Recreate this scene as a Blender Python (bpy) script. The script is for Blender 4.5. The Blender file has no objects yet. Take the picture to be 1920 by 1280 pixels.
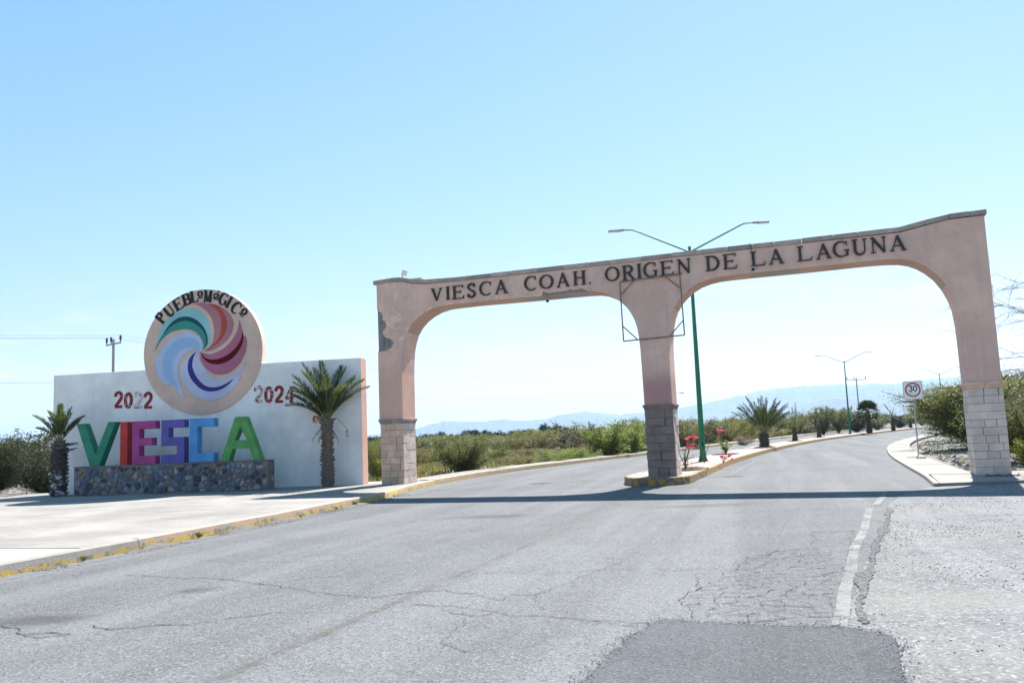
import bpy, bmesh, math, random
import numpy as np
from mathutils import Vector, Matrix, noise

SC = bpy.context.scene
COL = SC.collection
RAD = math.radians

# ------------------------------------------------------------------ camera
cam_d = bpy.data.cameras.new('camera')
cam = bpy.data.objects.new('camera', cam_d); COL.objects.link(cam)
cam_d.sensor_width = 36.0
cam_d.lens = 1582.4 / 1920 * 36.0
cam_d.clip_end = 60000
pitch, roll = 0.1120, -0.04016
F = Vector((0, math.cos(pitch), math.sin(pitch))); U0 = Vector((0, -math.sin(pitch), math.cos(pitch))); X0 = Vector((1, 0, 0))
CX = math.cos(roll) * X0 + math.sin(roll) * U0
CU = -math.sin(roll) * X0 + math.cos(roll) * U0
M3 = Matrix((CX, CU, -F)).transposed()
cam.matrix_world = Matrix.Translation((0, 0, 1.6)) @ M3.to_4x4()
SC.camera = cam

# ------------------------------------------------------------------ light
SUN_EL, SUN_AZ = RAD(49.5), RAD(27.0)          # azimuth clockwise from +Y
EXPOSURE = 1.46
w = bpy.data.worlds.new('World'); SC.world = w; w.use_nodes = True
nt = w.node_tree; nt.nodes.clear()
sky = nt.nodes.new('ShaderNodeTexSky'); sky.sky_type = 'NISHITA'; sky.sun_disc = False
sky.sun_elevation = SUN_EL; sky.sun_rotation = SUN_AZ
sky.altitude = 1100; sky.air_density = 1.25; sky.dust_density = 0.35; sky.ozone_density = 1.0
bg = nt.nodes.new('ShaderNodeBackground'); bg.inputs[1].default_value = 0.083
tc = nt.nodes.new('ShaderNodeTexCoord')
sep = nt.nodes.new('ShaderNodeSeparateXYZ'); nt.links.new(tc.outputs['Generated'], sep.inputs[0])
mp = nt.nodes.new('ShaderNodeMapping'); mp.inputs['Scale'].default_value = (5.0, 5.0, 17.0)
nt.links.new(tc.outputs['Generated'], mp.inputs[0])
cn = nt.nodes.new('ShaderNodeTexNoise'); cn.inputs['Scale'].default_value = 1.6; cn.inputs['Detail'].default_value = 7; cn.inputs['Roughness'].default_value = .6
nt.links.new(mp.outputs[0], cn.inputs['Vector'])
cr = nt.nodes.new('ShaderNodeMapRange'); cr.inputs[1].default_value = .52; cr.inputs[2].default_value = .72
nt.links.new(cn.outputs[0], cr.inputs[0])
b1 = nt.nodes.new('ShaderNodeMapRange'); b1.interpolation_type = 'SMOOTHSTEP'; b1.inputs[1].default_value = .03; b1.inputs[2].default_value = .08
b2 = nt.nodes.new('ShaderNodeMapRange'); b2.interpolation_type = 'SMOOTHSTEP'; b2.inputs[1].default_value = .12; b2.inputs[2].default_value = .20; b2.inputs[3].default_value = 1; b2.inputs[4].default_value = 0
nt.links.new(sep.outputs[2], b1.inputs[0]); nt.links.new(sep.outputs[2], b2.inputs[0])
m1 = nt.nodes.new('ShaderNodeMath'); m1.operation = 'MULTIPLY'; m2 = nt.nodes.new('ShaderNodeMath'); m2.operation = 'MULTIPLY'
m3 = nt.nodes.new('ShaderNodeMath'); m3.operation = 'MULTIPLY'; m3.inputs[1].default_value = .6
nt.links.new(b1.outputs[0], m1.inputs[0]); nt.links.new(b2.outputs[0], m1.inputs[1])
nt.links.new(m1.outputs[0], m2.inputs[0]); nt.links.new(cr.outputs[0], m2.inputs[1]); nt.links.new(m2.outputs[0], m3.inputs[0])
mx = nt.nodes.new('ShaderNodeMix'); mx.data_type = 'RGBA'; mx.inputs[7].default_value = (5.2, 5.2, 5.2, 1)
sp_ = nt.nodes.new('ShaderNodeSeparateColor'); nt.links.new(sky.outputs[0], sp_.inputs[0]); cb_ = nt.nodes.new('ShaderNodeCombineColor')
for i_, (ex_, co_) in enumerate(((1.0, .675), (.66, 1.22), (.60, 1.58))):       # the camera's colour response to the sky, per channel
    pw = nt.nodes.new('ShaderNodeMath'); pw.operation = 'POWER'; pw.inputs[1].default_value = ex_; mu_ = nt.nodes.new('ShaderNodeMath'); mu_.operation = 'MULTIPLY'; mu_.inputs[1].default_value = co_
    nt.links.new(sp_.outputs[i_], pw.inputs[0]); nt.links.new(pw.outputs[0], mu_.inputs[0]); nt.links.new(mu_.outputs[0], cb_.inputs[i_])
nt.links.new(m3.outputs[0], mx.inputs[0]); nt.links.new(cb_.outputs[0], mx.inputs[6])
out = nt.nodes.new('ShaderNodeOutputWorld')
nt.links.new(mx.outputs[2], bg.inputs[0]); nt.links.new(bg.outputs[0], out.inputs[0])

sd = bpy.data.lights.new('sun', 'SUN'); sd.energy = 4.9; sd.angle = RAD(.53); sd.color = (1, .955, .89)
sun = bpy.data.objects.new('sun', sd); COL.objects.link(sun)
sdir = Vector((math.sin(SUN_AZ) * math.cos(SUN_EL), math.cos(SUN_AZ) * math.cos(SUN_EL), math.sin(SUN_EL)))
sun.rotation_euler = sdir.to_track_quat('Z', 'Y').to_euler(); sun.location = (20, 20, 40)

SC.view_settings.view_transform = 'Standard'; SC.view_settings.look = 'None'
SC.view_settings.exposure = EXPOSURE; SC.view_settings.gamma = 1; SC.view_settings.use_curve_mapping = False
SC.cycles.max_bounces = 6; SC.cycles.diffuse_bounces = 3; SC.cycles.volume_bounces = 0
SC.cycles.transparent_max_bounces = 8; SC.cycles.sample_clamp_indirect = 4

# ------------------------------------------------------------------ materials
class N:
    def __init__(s, name):
        s.m = bpy.data.materials.new(name); s.m.use_nodes = True
        s.t = s.m.node_tree; s.t.nodes.clear()
        s.o = s.t.nodes.new('ShaderNodeOutputMaterial')
        s.b = s.t.nodes.new('ShaderNodeBsdfPrincipled'); s.t.links.new(s.b.outputs[0], s.o.inputs[0])
        s.b.inputs['Specular IOR Level'].default_value = .3
        s.tc = s.t.nodes.new('ShaderNodeTexCoord')
    def n(s, ty, **k):
        a = s.t.nodes.new(ty)
        for kk, v in k.items(): setattr(a, kk, v)
        return a
    def l(s, a, b): s.t.links.new(a, b)
    def coord(s, scale=(1, 1, 1), loc=(0, 0, 0), src='Object', rot=(0, 0, 0)):
        m0 = s.n('ShaderNodeMapping'); m0.inputs['Rotation'].default_value = rot; m = s.n('ShaderNodeMapping'); m.inputs['Scale'].default_value = scale; m.inputs['Location'].default_value = loc
        s.l(s.tc.outputs[src], m0.inputs[0]); s.l(m0.outputs[0], m.inputs[0]); return m.outputs[0]
    def noise(s, scale, detail=4, rough=.6, vec=None, dist=0):
        a = s.n('ShaderNodeTexNoise'); a.inputs['Scale'].default_value = scale; a.inputs['Detail'].default_value = detail
        a.inputs['Roughness'].default_value = rough; a.inputs['Distortion'].default_value = dist
        s.l(vec if vec else s.tc.outputs['Object'], a.inputs['Vector']); return a.outputs[0]
    def ramp(s, fac, a, b, ca=0., cb=1., smooth=True):
        r = s.n('ShaderNodeMapRange'); r.interpolation_type = 'SMOOTHSTEP' if smooth else 'LINEAR'
        r.inputs[1].default_value = a; r.inputs[2].default_value = b; r.inputs[3].default_value = ca; r.inputs[4].default_value = cb
        s.l(fac, r.inputs[0]); return r.outputs[0]
    def math(s, op, a, b=None):
        m = s.n('ShaderNodeMath', operation=op)
        for i, v in enumerate((a, b)):
            if v is None: continue
            if isinstance(v, (int, float)): m.inputs[i].default_value = v
            else: s.l(v, m.inputs[i])
        return m.outputs[0]
    def mix(s, fac, a, b, blend='MIX'):
        m = s.n('ShaderNodeMix', data_type='RGBA', blend_type=blend)
        for i, v in ((0, fac), (6, a), (7, b)):
            if isinstance(v, (int, float)): m.inputs[i].default_value = v
            elif isinstance(v, tuple): m.inputs[i].default_value = (*v[:3], 1)
            else: s.l(v, m.inputs[i])
        return m.outputs[2]
    def col(s, c):
        if isinstance(c, tuple): s.b.inputs['Base Color'].default_value = (*c[:3], 1)
        else: s.l(c, s.b.inputs['Base Color'])
    def rough(s, r): s.b.inputs['Roughness'].default_value = r
    def bump(s, h, strength=.3, dist=.01):
        b = s.n('ShaderNodeBump'); b.inputs['Strength'].default_value = strength; b.inputs['Distance'].default_value = dist
        s.l(h, b.inputs['Height']); s.l(b.outputs[0], s.b.inputs['Normal'])
    def objrand(s):
        return s.n('ShaderNodeObjectInfo').outputs['Random']

def m_simple(name, c, rough=.6, var=.12, scale=6, bump=0, metal=0, objvar=0):
    k = N(name); n = k.noise(scale, 5)
    lo = tuple(x * (1 - var) for x in c); hi = tuple(min(1, x * (1 + var)) for x in c)
    cc = k.mix(k.ramp(n, .3, .7), lo, hi)
    if objvar:
        cc = k.mix(1., cc, k.mix(k.objrand(), (1 - objvar,) * 3, (1 + objvar,) * 3), 'MULTIPLY')
    k.col(cc); k.rough(rough); k.b.inputs['Metallic'].default_value = metal
    if bump: k.bump(k.noise(scale * 12, 4), bump, .006)
    return k.m

def m_plaster(name, c, stain=(.30, .27, .25), amount=.25, bump=.35, grad=None, cracks=False, spots=None):
    k = N(name)
    big = k.noise(.8, 5, .6); fine = k.noise(30, 6, .7); mid = k.noise(3.5, 6, .65)
    streak = k.noise(1.0, 5, .6, k.coord((5, 5, .5)))
    cc = k.mix(k.ramp(big, .35, .68), tuple(x * .88 for x in c), tuple(min(1, x * 1.08) for x in c))
    f = k.math('MULTIPLY', k.ramp(mid, .5, .75), amount)
    cc = k.mix(f, cc, stain)
    cc = k.mix(k.math('MULTIPLY', k.ramp(streak, .52, .72), amount * .8), cc, stain)
    if cracks:       # pale patched cracks
        v = k.n('ShaderNodeTexVoronoi', feature='DISTANCE_TO_EDGE'); v.inputs['Scale'].default_value = 1.35
        d = k.n('ShaderNodeVectorMath', operation='ADD')
        nn = k.n('ShaderNodeTexNoise'); nn.inputs['Scale'].default_value = 2.3; k.l(k.tc.outputs['Object'], nn.inputs['Vector'])
        k.l(k.coord((1, .2, 1)), d.inputs[0]); k.l(nn.outputs[1], d.inputs[1]); k.l(d.outputs[0], v.inputs['Vector'])
        e = k.ramp(v.outputs['Distance'], .012, .055, 1, 0)
        sx = k.n('ShaderNodeSeparateXYZ'); k.l(k.tc.outputs['Object'], sx.inputs[0])
        near = k.math('MULTIPLY', k.ramp(sx.outputs[0], 5.5, 8.0, 1, 0), k.ramp(sx.outputs[2], 4.4, 5.2))
        e = k.math('MULTIPLY', k.math('MULTIPLY', e, near), k.ramp(k.noise(2.2, 3), .35, .6))
        cc = k.mix(k.math('MULTIPLY', e, .55), cc, tuple(min(1, x * 1.35) for x in c))
    if spots:
        sp = k.noise(9, 3, .5, k.coord((1, 1, .55)))
        cc = k.mix(k.ramp(sp, .72, .77), cc, spots)
    if grad:         # fresh paint low on the middle post, per height (object z)
        sx = k.n('ShaderNodeSeparateXYZ'); k.l(k.tc.outputs['Object'], sx.inputs[0])
        g = k.math('ADD', sx.outputs[2], k.math('MULTIPLY', k.math('SUBTRACT', k.noise(2, 3), .5), .5))
        gx = k.ramp(sx.outputs[0], grad[2], grad[2] + .4) if grad[2] is not None else 1.
        ff = k.math('MULTIPLY', k.ramp(g, grad[0], grad[1], 1, 0), gx)
        gx2 = k.ramp(sx.outputs[0], grad[3], grad[3] + .4, 1, 0)
        ff = k.math('MULTIPLY', ff, gx2)
        cc = k.mix(k.math('MULTIPLY', ff, .75), cc, grad[4])
        gL = k.math('MULTIPLY', k.ramp(g, 3.6, 4.9, 1, 0), k.ramp(sx.outputs[0], 1.2, 2.0, 1, 0))  # left post, low down: light bounced off the plaza put into the colour
        cc = k.mix(k.math('MULTIPLY', gL, .5), cc, (.62, .36, .25))
        gR = k.math('MULTIPLY', k.ramp(g, 2.6, 4.6, 1, 0), k.ramp(sx.outputs[0], 17.4, 17.9))
        cc = k.mix(k.math('MULTIPLY', gR, .4), cc, (.55, .35, .30))
    cc = k.mix(k.math('MULTIPLY', k.ramp(fine, .35, .65), .18), cc, tuple(x * .7 for x in c))
    k.col(cc); k.rough(.9); k.b.inputs['Specular IOR Level'].default_value = .15
    k.bump(k.math('ADD', fine, k.math('MULTIPLY', mid, .8)), bump, .012)
    return k.m

def m_stone(name, c, pits=True, objvar=.22, bump=.5, stain=(.2, .17, .15), st=.35, sc=1.):
    k = N(name)
    loc = k.n('ShaderNodeVectorMath', operation='ADD'); oi = k.n('ShaderNodeObjectInfo')
    sc3 = k.n('ShaderNodeVectorMath', operation='SCALE'); k.l(oi.outputs['Location'], sc3.inputs[0]); sc3.inputs['Scale'].default_value = 3.7
    k.l(k.tc.outputs['Object'], loc.inputs[0]); k.l(sc3.outputs[0], loc.inputs[1])
    V = loc.outputs[0]
    big = k.noise(3.0 * sc, 4, .6, V); fine = k.noise(38 * sc, 6, .7, V)
    cc = k.mix(k.ramp(big, .3, .7), tuple(x * .85 for x in c), tuple(min(1, x * 1.12) for x in c))
    cc = k.mix(1., cc, k.mix(k.objrand(), (1 - objvar, 1 - objvar, 1 - objvar), (1 + objvar, 1 + objvar * .9, 1 + objvar * .8)), 'MULTIPLY')
    cc = k.mix(k.math('MULTIPLY', k.ramp(k.noise(5 * sc, 5, .7, V), .55, .75), st), cc, stain)
    if pits:
        p = k.noise(14 * sc, 3, .5, V)
        cc = k.mix(k.ramp(p, .69, .74), cc, (.09, .07, .06))
    cc = k.mix(k.math('MULTIPLY', k.ramp(fine, .4, .7), .25), cc, tuple(x * .6 for x in c))
    k.col(cc); k.rough(.88); k.bump(k.math('ADD', fine, big), bump, .012)
    return k.m

def m_asphalt(name, a, b, sc=1., gravelly=0., tint=None):
    k = N(name)
    P = k.tc.outputs['Object']
    v = k.n('ShaderNodeTexVoronoi'); v.inputs['Scale'].default_value = 56 * sc; v.inputs['Randomness'].default_value = 1; k.l(P, v.inputs['Vector'])
    sepc = k.n('ShaderNodeSeparateColor'); k.l(v.outputs['Color'], sepc.inputs[0])
    v2 = k.n('ShaderNodeTexVoronoi'); v2.inputs['Scale'].default_value = 150 * sc; k.l(P, v2.inputs['Vector'])
    sc2 = k.n('ShaderNodeSeparateColor'); k.l(v2.outputs['Color'], sc2.inputs[0])
    big = k.noise(.16, 6, .62); mid = k.noise(.9, 6, .65); fine = k.noise(9, 5, .7)
    lane = k.noise(1., 5, .6, k.coord((.75, .035, 1), rot=(0, 0, RAD(17))))
    strk = k.noise(1., 6, .7, k.coord((5, .25, 1), rot=(0, 0, RAD(17))))
    cc = k.mix(k.ramp(big, .32, .68), a, b)
    cc = k.mix(k.math('MULTIPLY', k.ramp(lane, .46, .62), .55), cc, tuple(min(1, x * 1.32) for x in b))
    cc = k.mix(k.math('MULTIPLY', k.ramp(lane, .44, .34), .5), cc, tuple(x * .74 for x in a))
    cc = k.mix(k.math('MULTIPLY', k.ramp(mid, .45, .8), .5), cc, tuple(x * .66 for x in a))
    cc = k.mix(k.math('MULTIPLY', k.ramp(strk, .52, .72), .15), cc, tuple(min(1, x * 1.3) for x in b))
    cc = k.mix(k.math('MULTIPLY', k.ramp(sepc.outputs[0], .74, .97), .5 + gravelly * .2), cc, tuple(min(1, x * 2.0) for x in b))
    cc = k.mix(k.math('MULTIPLY', k.ramp(sepc.outputs[1], .70, .93), .62), cc, tuple(x * .42 for x in a))
    cc = k.mix(k.math('MULTIPLY', k.ramp(sc2.outputs[0], .6, .95), .4), cc, tuple(min(1, x * 1.7) for x in b))
    cc = k.mix(k.math('MULTIPLY', k.ramp(fine, .5, .8), .35), cc, tuple(x * .6 for x in a))
    if gravelly:
        v3 = k.n('ShaderNodeTexVoronoi'); v3.inputs['Scale'].default_value = 26; k.l(P, v3.inputs['Vector'])
        s3 = k.n('ShaderNodeSeparateColor'); k.l(v3.outputs['Color'], s3.inputs[0])
        patch = k.ramp(k.noise(.9, 4), .42, .62)
        cc = k.mix(k.math('MULTIPLY', k.math('MULTIPLY', k.ramp(s3.outputs[0], .7, .9), patch), .55 * gravelly), cc, (.055, .06, .075))
        cc = k.mix(k.math('MULTIPLY', k.ramp(k.noise(.4, 6), .5, .68), .5), cc, (.205, .195, .176))
    k.col(cc); k.rough(.92); k.b.inputs['Specular IOR Level'].default_value = .12
    h = k.math('ADD', k.math('MULTIPLY', v.outputs['Distance'], 1.2), k.math('MULTIPLY', v2.outputs['Distance'], .6))
    k.bump(h, .5, .005)
    return k.m

def m_concrete(name, c, cracks=0., joint=None, var=.14):
    k = N(name)
    big = k.noise(.5, 6, .6); mid = k.noise(2.6, 6, .7); fine = k.noise(40, 5, .7)
    st = k.noise(1., 6, .7, k.coord((.5, 2.4, 1), rot=(0, 0, RAD(7))))
    cc = k.mix(k.ramp(big, .3, .7), tuple(x * (1 - var) for x in c), tuple(min(1, x * (1 + var)) for x in c))
    cc = k.mix(k.math('MULTIPLY', k.ramp(mid, .5, .78), .4), cc, tuple(x * .62 for x in c))
    cc = k.mix(k.math('MULTIPLY', k.ramp(k.noise(12, 5, .8), .56, .66), k.math('MULTIPLY', k.ramp(st, .42, .58), .8)), cc, tuple(x * .5 for x in c))
    cc = k.mix(k.math('MULTIPLY', k.ramp(st, .55, .72), .35), cc, tuple(x * .6 for x in c))
    cc = k.mix(k.math('MULTIPLY', k.ramp(fine, .45, .7), .2), cc, tuple(x * .55 for x in c))
    if cracks:
        n = k.noise(.9, 8, .75, k.coord((.35, 1.6, 1)))
        e = k.math('ABSOLUTE', k.math('SUBTRACT', n, .5))
        e = k.ramp(e, .0, .012, 1, 0)
        e = k.math('MULTIPLY', e, k.ramp(k.noise(.35, 3), .42, .55))
        cc = k.mix(k.math('MULTIPLY', e, cracks), cc, (.12, .11, .10))
    k.col(cc); k.rough(.85); k.bump(k.math('ADD', mid, fine), .3, .01)
    return k.m

def m_kerb(name, paint, base, lowpaint=None, worn=.5, zlow=.06, grey=None):
    """peeling kerb paint over concrete; an older coat shows near the gutter"""
    k = N(name)
    n = k.noise(5, 6, .72); n2 = k.noise(1.2, 4, .6); fine = k.noise(40, 5)
    cc = k.mix(k.ramp(n, worn - .04, worn + .04), paint, base)
    if lowpaint:
        sx = k.n('ShaderNodeSeparateXYZ'); k.l(k.tc.outputs['Object'], sx.inputs[0])
        h = k.math('ADD', sx.outputs[2], k.math('MULTIPLY', k.math('SUBTRACT', k.noise(3.2, 5, .7), .5), .22))
        cc = k.mix(k.ramp(h, zlow - .008, zlow + .012, 1, 0), cc, k.mix(k.ramp(n, .5, .58), lowpaint, tuple(x * .6 for x in base)))
    cc = k.mix(k.math('MULTIPLY', k.ramp(n2, .5, .75), .35), cc, tuple(x * .55 for x in base))
    if grey: 
        g = k.ramp(k.noise(1.7, 5, .7, k.coord((1, 1, .3), (3, 7, 1))), .5, .56)
        cc = k.mix(k.math('MULTIPLY', g, .85), cc, grey)
    k.col(cc); k.rough(.8); k.bump(k.math('ADD', n, fine), .5, .012)
    return k.m

def m_paintline(name, c, cover=.5):
    k = N(name); k.col(k.mix(k.ramp(k.noise(20, 5), .3, .7), c, tuple(x * .7 for x in c))); k.rough(.7)
    tr = k.n('ShaderNodeBsdfTransparent'); ms = k.n('ShaderNodeMixShader')
    f = k.math('ADD', k.math('MULTIPLY', k.noise(2.2, 7, .75), .7), k.math('MULTIPLY', k.noise(50, 3), .3))
    k.l(k.ramp(f, cover - .12, cover + .12, .15, 1), ms.inputs[0]); k.l(k.b.outputs[0], ms.inputs[1]); k.l(tr.outputs[0], ms.inputs[2]); k.l(ms.outputs[0], k.o.inputs[0])
    return k.m

def m_stain(name, c, strength=.6):
    """dirt film, fades towards its rim (UV-less: object space radius)"""
    k = N(name); k.col(c); k.rough(.85)
    ln = k.n('ShaderNodeVectorMath', operation='LENGTH'); k.l(k.tc.outputs['Object'], ln.inputs[0])
    f = k.math('ADD', ln.outputs['Value'], k.math('MULTIPLY', k.math('SUBTRACT', k.noise(2.2, 5, .7), .5), .9))
    a = k.math('MULTIPLY', k.ramp(f, .25, 1.0, 1, 0), k.ramp(k.noise(45, 4), .3, .6, .35, 1))
    tr = k.n('ShaderNodeBsdfTransparent'); ms = k.n('ShaderNodeMixShader')
    k.l(k.math('MULTIPLY', a, strength), ms.inputs[0]); k.l(tr.outputs[0], ms.inputs[1]); k.l(k.b.outputs[0], ms.inputs[2]); k.l(ms.outputs[0], k.o.inputs[0])
    return k.m

def m_leaf(name, c, c2=None, trans=.38, var=.3, rough=.55):
    k = N(name)
    c2 = c2 or tuple(x * 1.6 for x in c)
    n = k.noise(3.0, 3); n2 = k.noise(25, 2)
    cc = k.mix(k.ramp(n, .35, .65), c, c2)
    cc = k.mix(k.math('MULTIPLY', k.ramp(n2, .4, .7), .4), cc, tuple(x * .5 for x in c))
    cc = k.mix(1., cc, k.mix(k.objrand(), (1 - var, 1 - var, 1 - var), (1 + var, 1 + var * .8, 1 + var)), 'MULTIPLY')
    k.col(cc); k.rough(rough); k.b.inputs['Specular IOR Level'].default_value = .18
    t = k.n('ShaderNodeBsdfTranslucent'); k.l(k.mix(1., cc, (1.25, 1.45, .7), 'MULTIPLY'), t.inputs[0])
    ms = k.n('ShaderNodeMixShader'); ms.inputs[0].default_value = trans
    k.l(k.b.outputs[0], ms.inputs[1]); k.l(t.outputs[0], ms.inputs[2]); k.l(ms.outputs[0], k.o.inputs[0])
    return k.m

def m_ground(name):
    k = N(name)
    big = k.noise(.05, 6, .6); mid = k.noise(.6, 6, .7); fine = k.noise(7, 6, .75)
    v = k.n('ShaderNodeTexVoronoi'); v.inputs['Scale'].default_value = 9; k.l(k.tc.outputs['Object'], v.inputs['Vector'])
    s = k.n('ShaderNodeSeparateColor'); k.l(v.outputs['Color'], s.inputs[0])
    cc = k.mix(k.ramp(big, .35, .65), (.14, .13, .112), (.20, .187, .162))
    cc = k.mix(k.math('MULTIPLY', k.ramp(mid, .48, .68), .55), cc, (.09, .08, .06))
    cc = k.mix(k.math('MULTIPLY', k.ramp(k.noise(.25, 5), .52, .68), .5), cc, (.085, .09, .045))
    cc = k.mix(k.math('MULTIPLY', k.ramp(s.outputs[0], .65, .9), .4), cc, (.10, .10, .103))
    cc = k.mix(k.math('MULTIPLY', k.ramp(fine, .4, .7), .35), cc, (.24, .23, .205))
    k.col(cc); k.rough(.95); k.bump(k.math('ADD', fine, mid), .6, .05)
    return k.m

M = {}
M['plaster'] = m_plaster('pink plaster', (.76, .50, .395), cracks=True, grad=(2.9, 3.6, 8.8, 9.8, (.42, .20, .19)), amount=.5, stain=(.44, .33, .29))
M['plaster_core'] = m_plaster('bare render', (.28, .255, .235), stain=(.10, .09, .085), amount=.85, bump=.7)
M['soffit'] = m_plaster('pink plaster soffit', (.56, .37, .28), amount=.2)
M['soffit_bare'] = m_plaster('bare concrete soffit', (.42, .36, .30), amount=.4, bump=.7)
M['wall_white'] = m_plaster('white wall paint', (.86, .84, .81), stain=(.62, .61, .60), amount=.4, bump=.3)
M['wall_pink'] = m_plaster('pink wall edge paint', (.58, .37, .30), amount=.12)
M['disc'] = m_plaster('peach disc paint', (.66, .48, .385), stain=(.44, .31, .26), amount=.2, bump=.25)
M['cantera'] = m_stone('pink quarry stone', (.68, .46, .34), objvar=.12, st=.5, stain=(.40, .29, .24))
M['cantera_grey'] = m_stone('grey quarry stone with mortar', (.245, .19, .165), objvar=.13, st=.9, stain=(.155, .115, .11))
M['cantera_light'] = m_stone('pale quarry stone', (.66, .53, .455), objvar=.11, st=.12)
M['mortar'] = m_concrete('mortar', (.50, .41, .35))
M['mortar_dark'] = m_concrete('dark mortar', (.22, .175, .155))
M['coping'] = m_stone('weathered coping stone', (.40, .335, .29), objvar=.28, st=.5, stain=(.17, .14, .12))
M['asphalt'] = m_asphalt('worn asphalt', (.102, .105, .109), (.134, .137, .141))
M['shoulder'] = m_asphalt('gravelly shoulder', (.128, .129, .132), (.172, .173, .174), .8, 1.)
M['patch'] = m_asphalt('fresh asphalt patch', (.068, .071, .077), (.086, .089, .096), 1.2)
M['crack'] = m_simple('crack shadow tar', (.010, .010, .011), .95, .4, 20)
M['concrete'] = m_concrete('plaza concrete', (.255, .24, .222), cracks=.9, var=.2)
M['concrete_white'] = m_concrete('pale concrete slab', (.34, .33, .32))
M['concrete_walk'] = m_concrete('sidewalk concrete', (.225, .213, .195), var=.1)
M['median_top'] = m_concrete('pink tinted median paving', (.30, .225, .215), var=.08)
M['kerb_pink'] = m_kerb('peeling peach kerb', (.44, .30, .235), (.33, .285, .25), (.46, .32, .06), .53, .085)
M['kerb_grey'] = m_kerb('peeling kerb grey', (.27, .25, .23), (.30, .27, .24), (.44, .30, .06), .5, .06)
M['kerb_yellow'] = m_kerb('yellow kerb', (.55, .37, .03), (.40, .33, .25), None, .52)
M['kerb_far'] = m_kerb('yellow edged kerb', (.34, .26, .17), (.42, .37, .31), (.40, .25, .06), .55, .06)
M['kerb_orange'] = m_kerb('orange median kerb', (.36, .215, .07), (.30, .22, .15), None, .54)
M['kerb_nose'] = m_kerb('worn orange nose kerb', (.44, .235, .035), (.14, .13, .125), None, .475)
M['kerb_plain'] = m_kerb('plain kerb', (.28, .25, .21), (.25, .225, .20), (.26, .21, .12), .5, .02)
M['white_line'] = m_paintline('worn white road paint', (.178, .179, .182), .555)
M['white_faint'] = m_paintline('mostly gone white paint', (.20, .20, .20), .475)
M['yellow_line'] = m_paintline('worn yellow road paint', (.22, .18, .09), .455)
M['ground'] = m_ground('desert ground')
M['dirt'] = m_simple('gutter dirt', (.17, .15, .13), .95, .3, 9, .5)
M['iron'] = m_simple('dark iron letters', (.045, .04, .038), .55, .25, 8)
M['rust'] = m_simple('rusty painted steel', (.24, .17, .11), .7, .35, 9)
M['green_paint'] = m_simple('green pole paint', (.012, .17, .075), .38, .15, 3)
M['galv'] = m_simple('galvanised steel', (.36, .38, .40), .45, .12, 5, metal=.6)
M['lamp_grey'] = m_simple('lamp head grey', (.35, .36, .38), .4, .1, 5)
M['white_plastic'] = m_simple('white plastic', (.72, .72, .70), .4, .06, 5)
M['black'] = m_simple('black plastic', (.015, .015, .017), .4, .1, 5)
M['sign_white'] = m_simple('sign white', (.82, .82, .83), .45, .04, 3)
M['sign_red'] = m_simple('sign red', (.36, .02, .03), .45, .06, 3)
M['sign_black'] = m_simple('sign black', (.012, .012, .014), .5, .05, 3)
M['pole_conc'] = m_concrete('pole concrete', (.36, .345, .33))
M['ceramic'] = m_simple('insulator ceramic', (.07, .06, .08), .3, .1, 5)
M['wire'] = m_simple('wire', (.20, .21, .23), .6, .1, 2)
M['frond'] = m_leaf('palm frond', (.070, .095, .030), (.135, .16, .055), .32, .3, .36)
M['frond_dark'] = m_leaf('dark palm frond', (.030, .045, .018), (.055, .07, .026), .2, .2, .5)
M['frond_yellow'] = m_leaf('yellowing frond', (.16, .15, .035), (.21, .20, .06), .3, .15)
M['rachis'] = m_simple('frond stem', (.20, .21, .08), .6, .2, 8)
M['frond_dry'] = m_simple('dry frond', (.26, .17, .09), .85, .3, 12)
M['dates'] = m_simple('orange date cluster', (.50, .17, .03), .6, .3, 10)
M['palm_bark'] = m_stone('palm bark', (.20, .165, .14), pits=False, objvar=.1, st=.8, bump=1., stain=(.05, .042, .036), sc=1.6)
k = N('palm bark limewashed')
cc = k.mix(k.ramp(k.noise(5, 5, .7), .52, .6), (.085, .07, .06), (.66, .68, .72)); sx = k.n('ShaderNodeSeparateXYZ'); k.l(k.tc.outputs['Object'], sx.inputs[0])
hh = k.math('ADD', sx.outputs[2], k.math('MULTIPLY', k.noise(3, 3), .5))
k.col(k.mix(k.ramp(hh, 1.05, 1.25), cc, (.085, .07, .06))); k.rough(.9); k.bump(k.noise(25, 5), .8, .02); M['palm_lime'] = k.m
M['bark'] = m_stone('shrub bark', (.10, .082, .062), pits=False, objvar=.15, sc=3)
M['twig'] = m_simple('grey green twig', (.15, .14, .09), .85, .25, 9)
M['bare_twig'] = m_simple('bare twig', (.17, .15, .14), .85, .2, 9)
M['leaf_green'] = m_leaf('mesquite leaf', (0.122, 0.131, 0.053), (0.181, 0.180, 0.076), .36)
M['leaf_bright'] = m_leaf('bright green leaf', (0.140, 0.168, 0.053), (0.199, 0.222, 0.080), .42)
M['leaf_olive'] = m_leaf('olive leaf', (0.140, 0.122, 0.057), (0.199, 0.168, 0.085), .33)
M['leaf_dark'] = m_leaf('dark leaf', (0.032, 0.041, 0.022), (0.053, 0.062, 0.032), .25)
M['leaf_pale'] = m_leaf('grey green leaf', (0.133, 0.127, 0.073), (0.194, 0.176, 0.106), .33)
M['leaf_grey'] = m_leaf('grey brush leaf', (0.165, 0.131, 0.097), (0.230, 0.180, 0.142), .25)
M['leaf_yellow'] = m_leaf('yellow green leaf', (0.105, 0.115, 0.019), (0.149, 0.155, 0.031), .4)
M['leaf_tree'] = m_leaf('distant tree leaf', (0.028, 0.040, 0.026), (0.046, 0.062, 0.037), .2)
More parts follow.
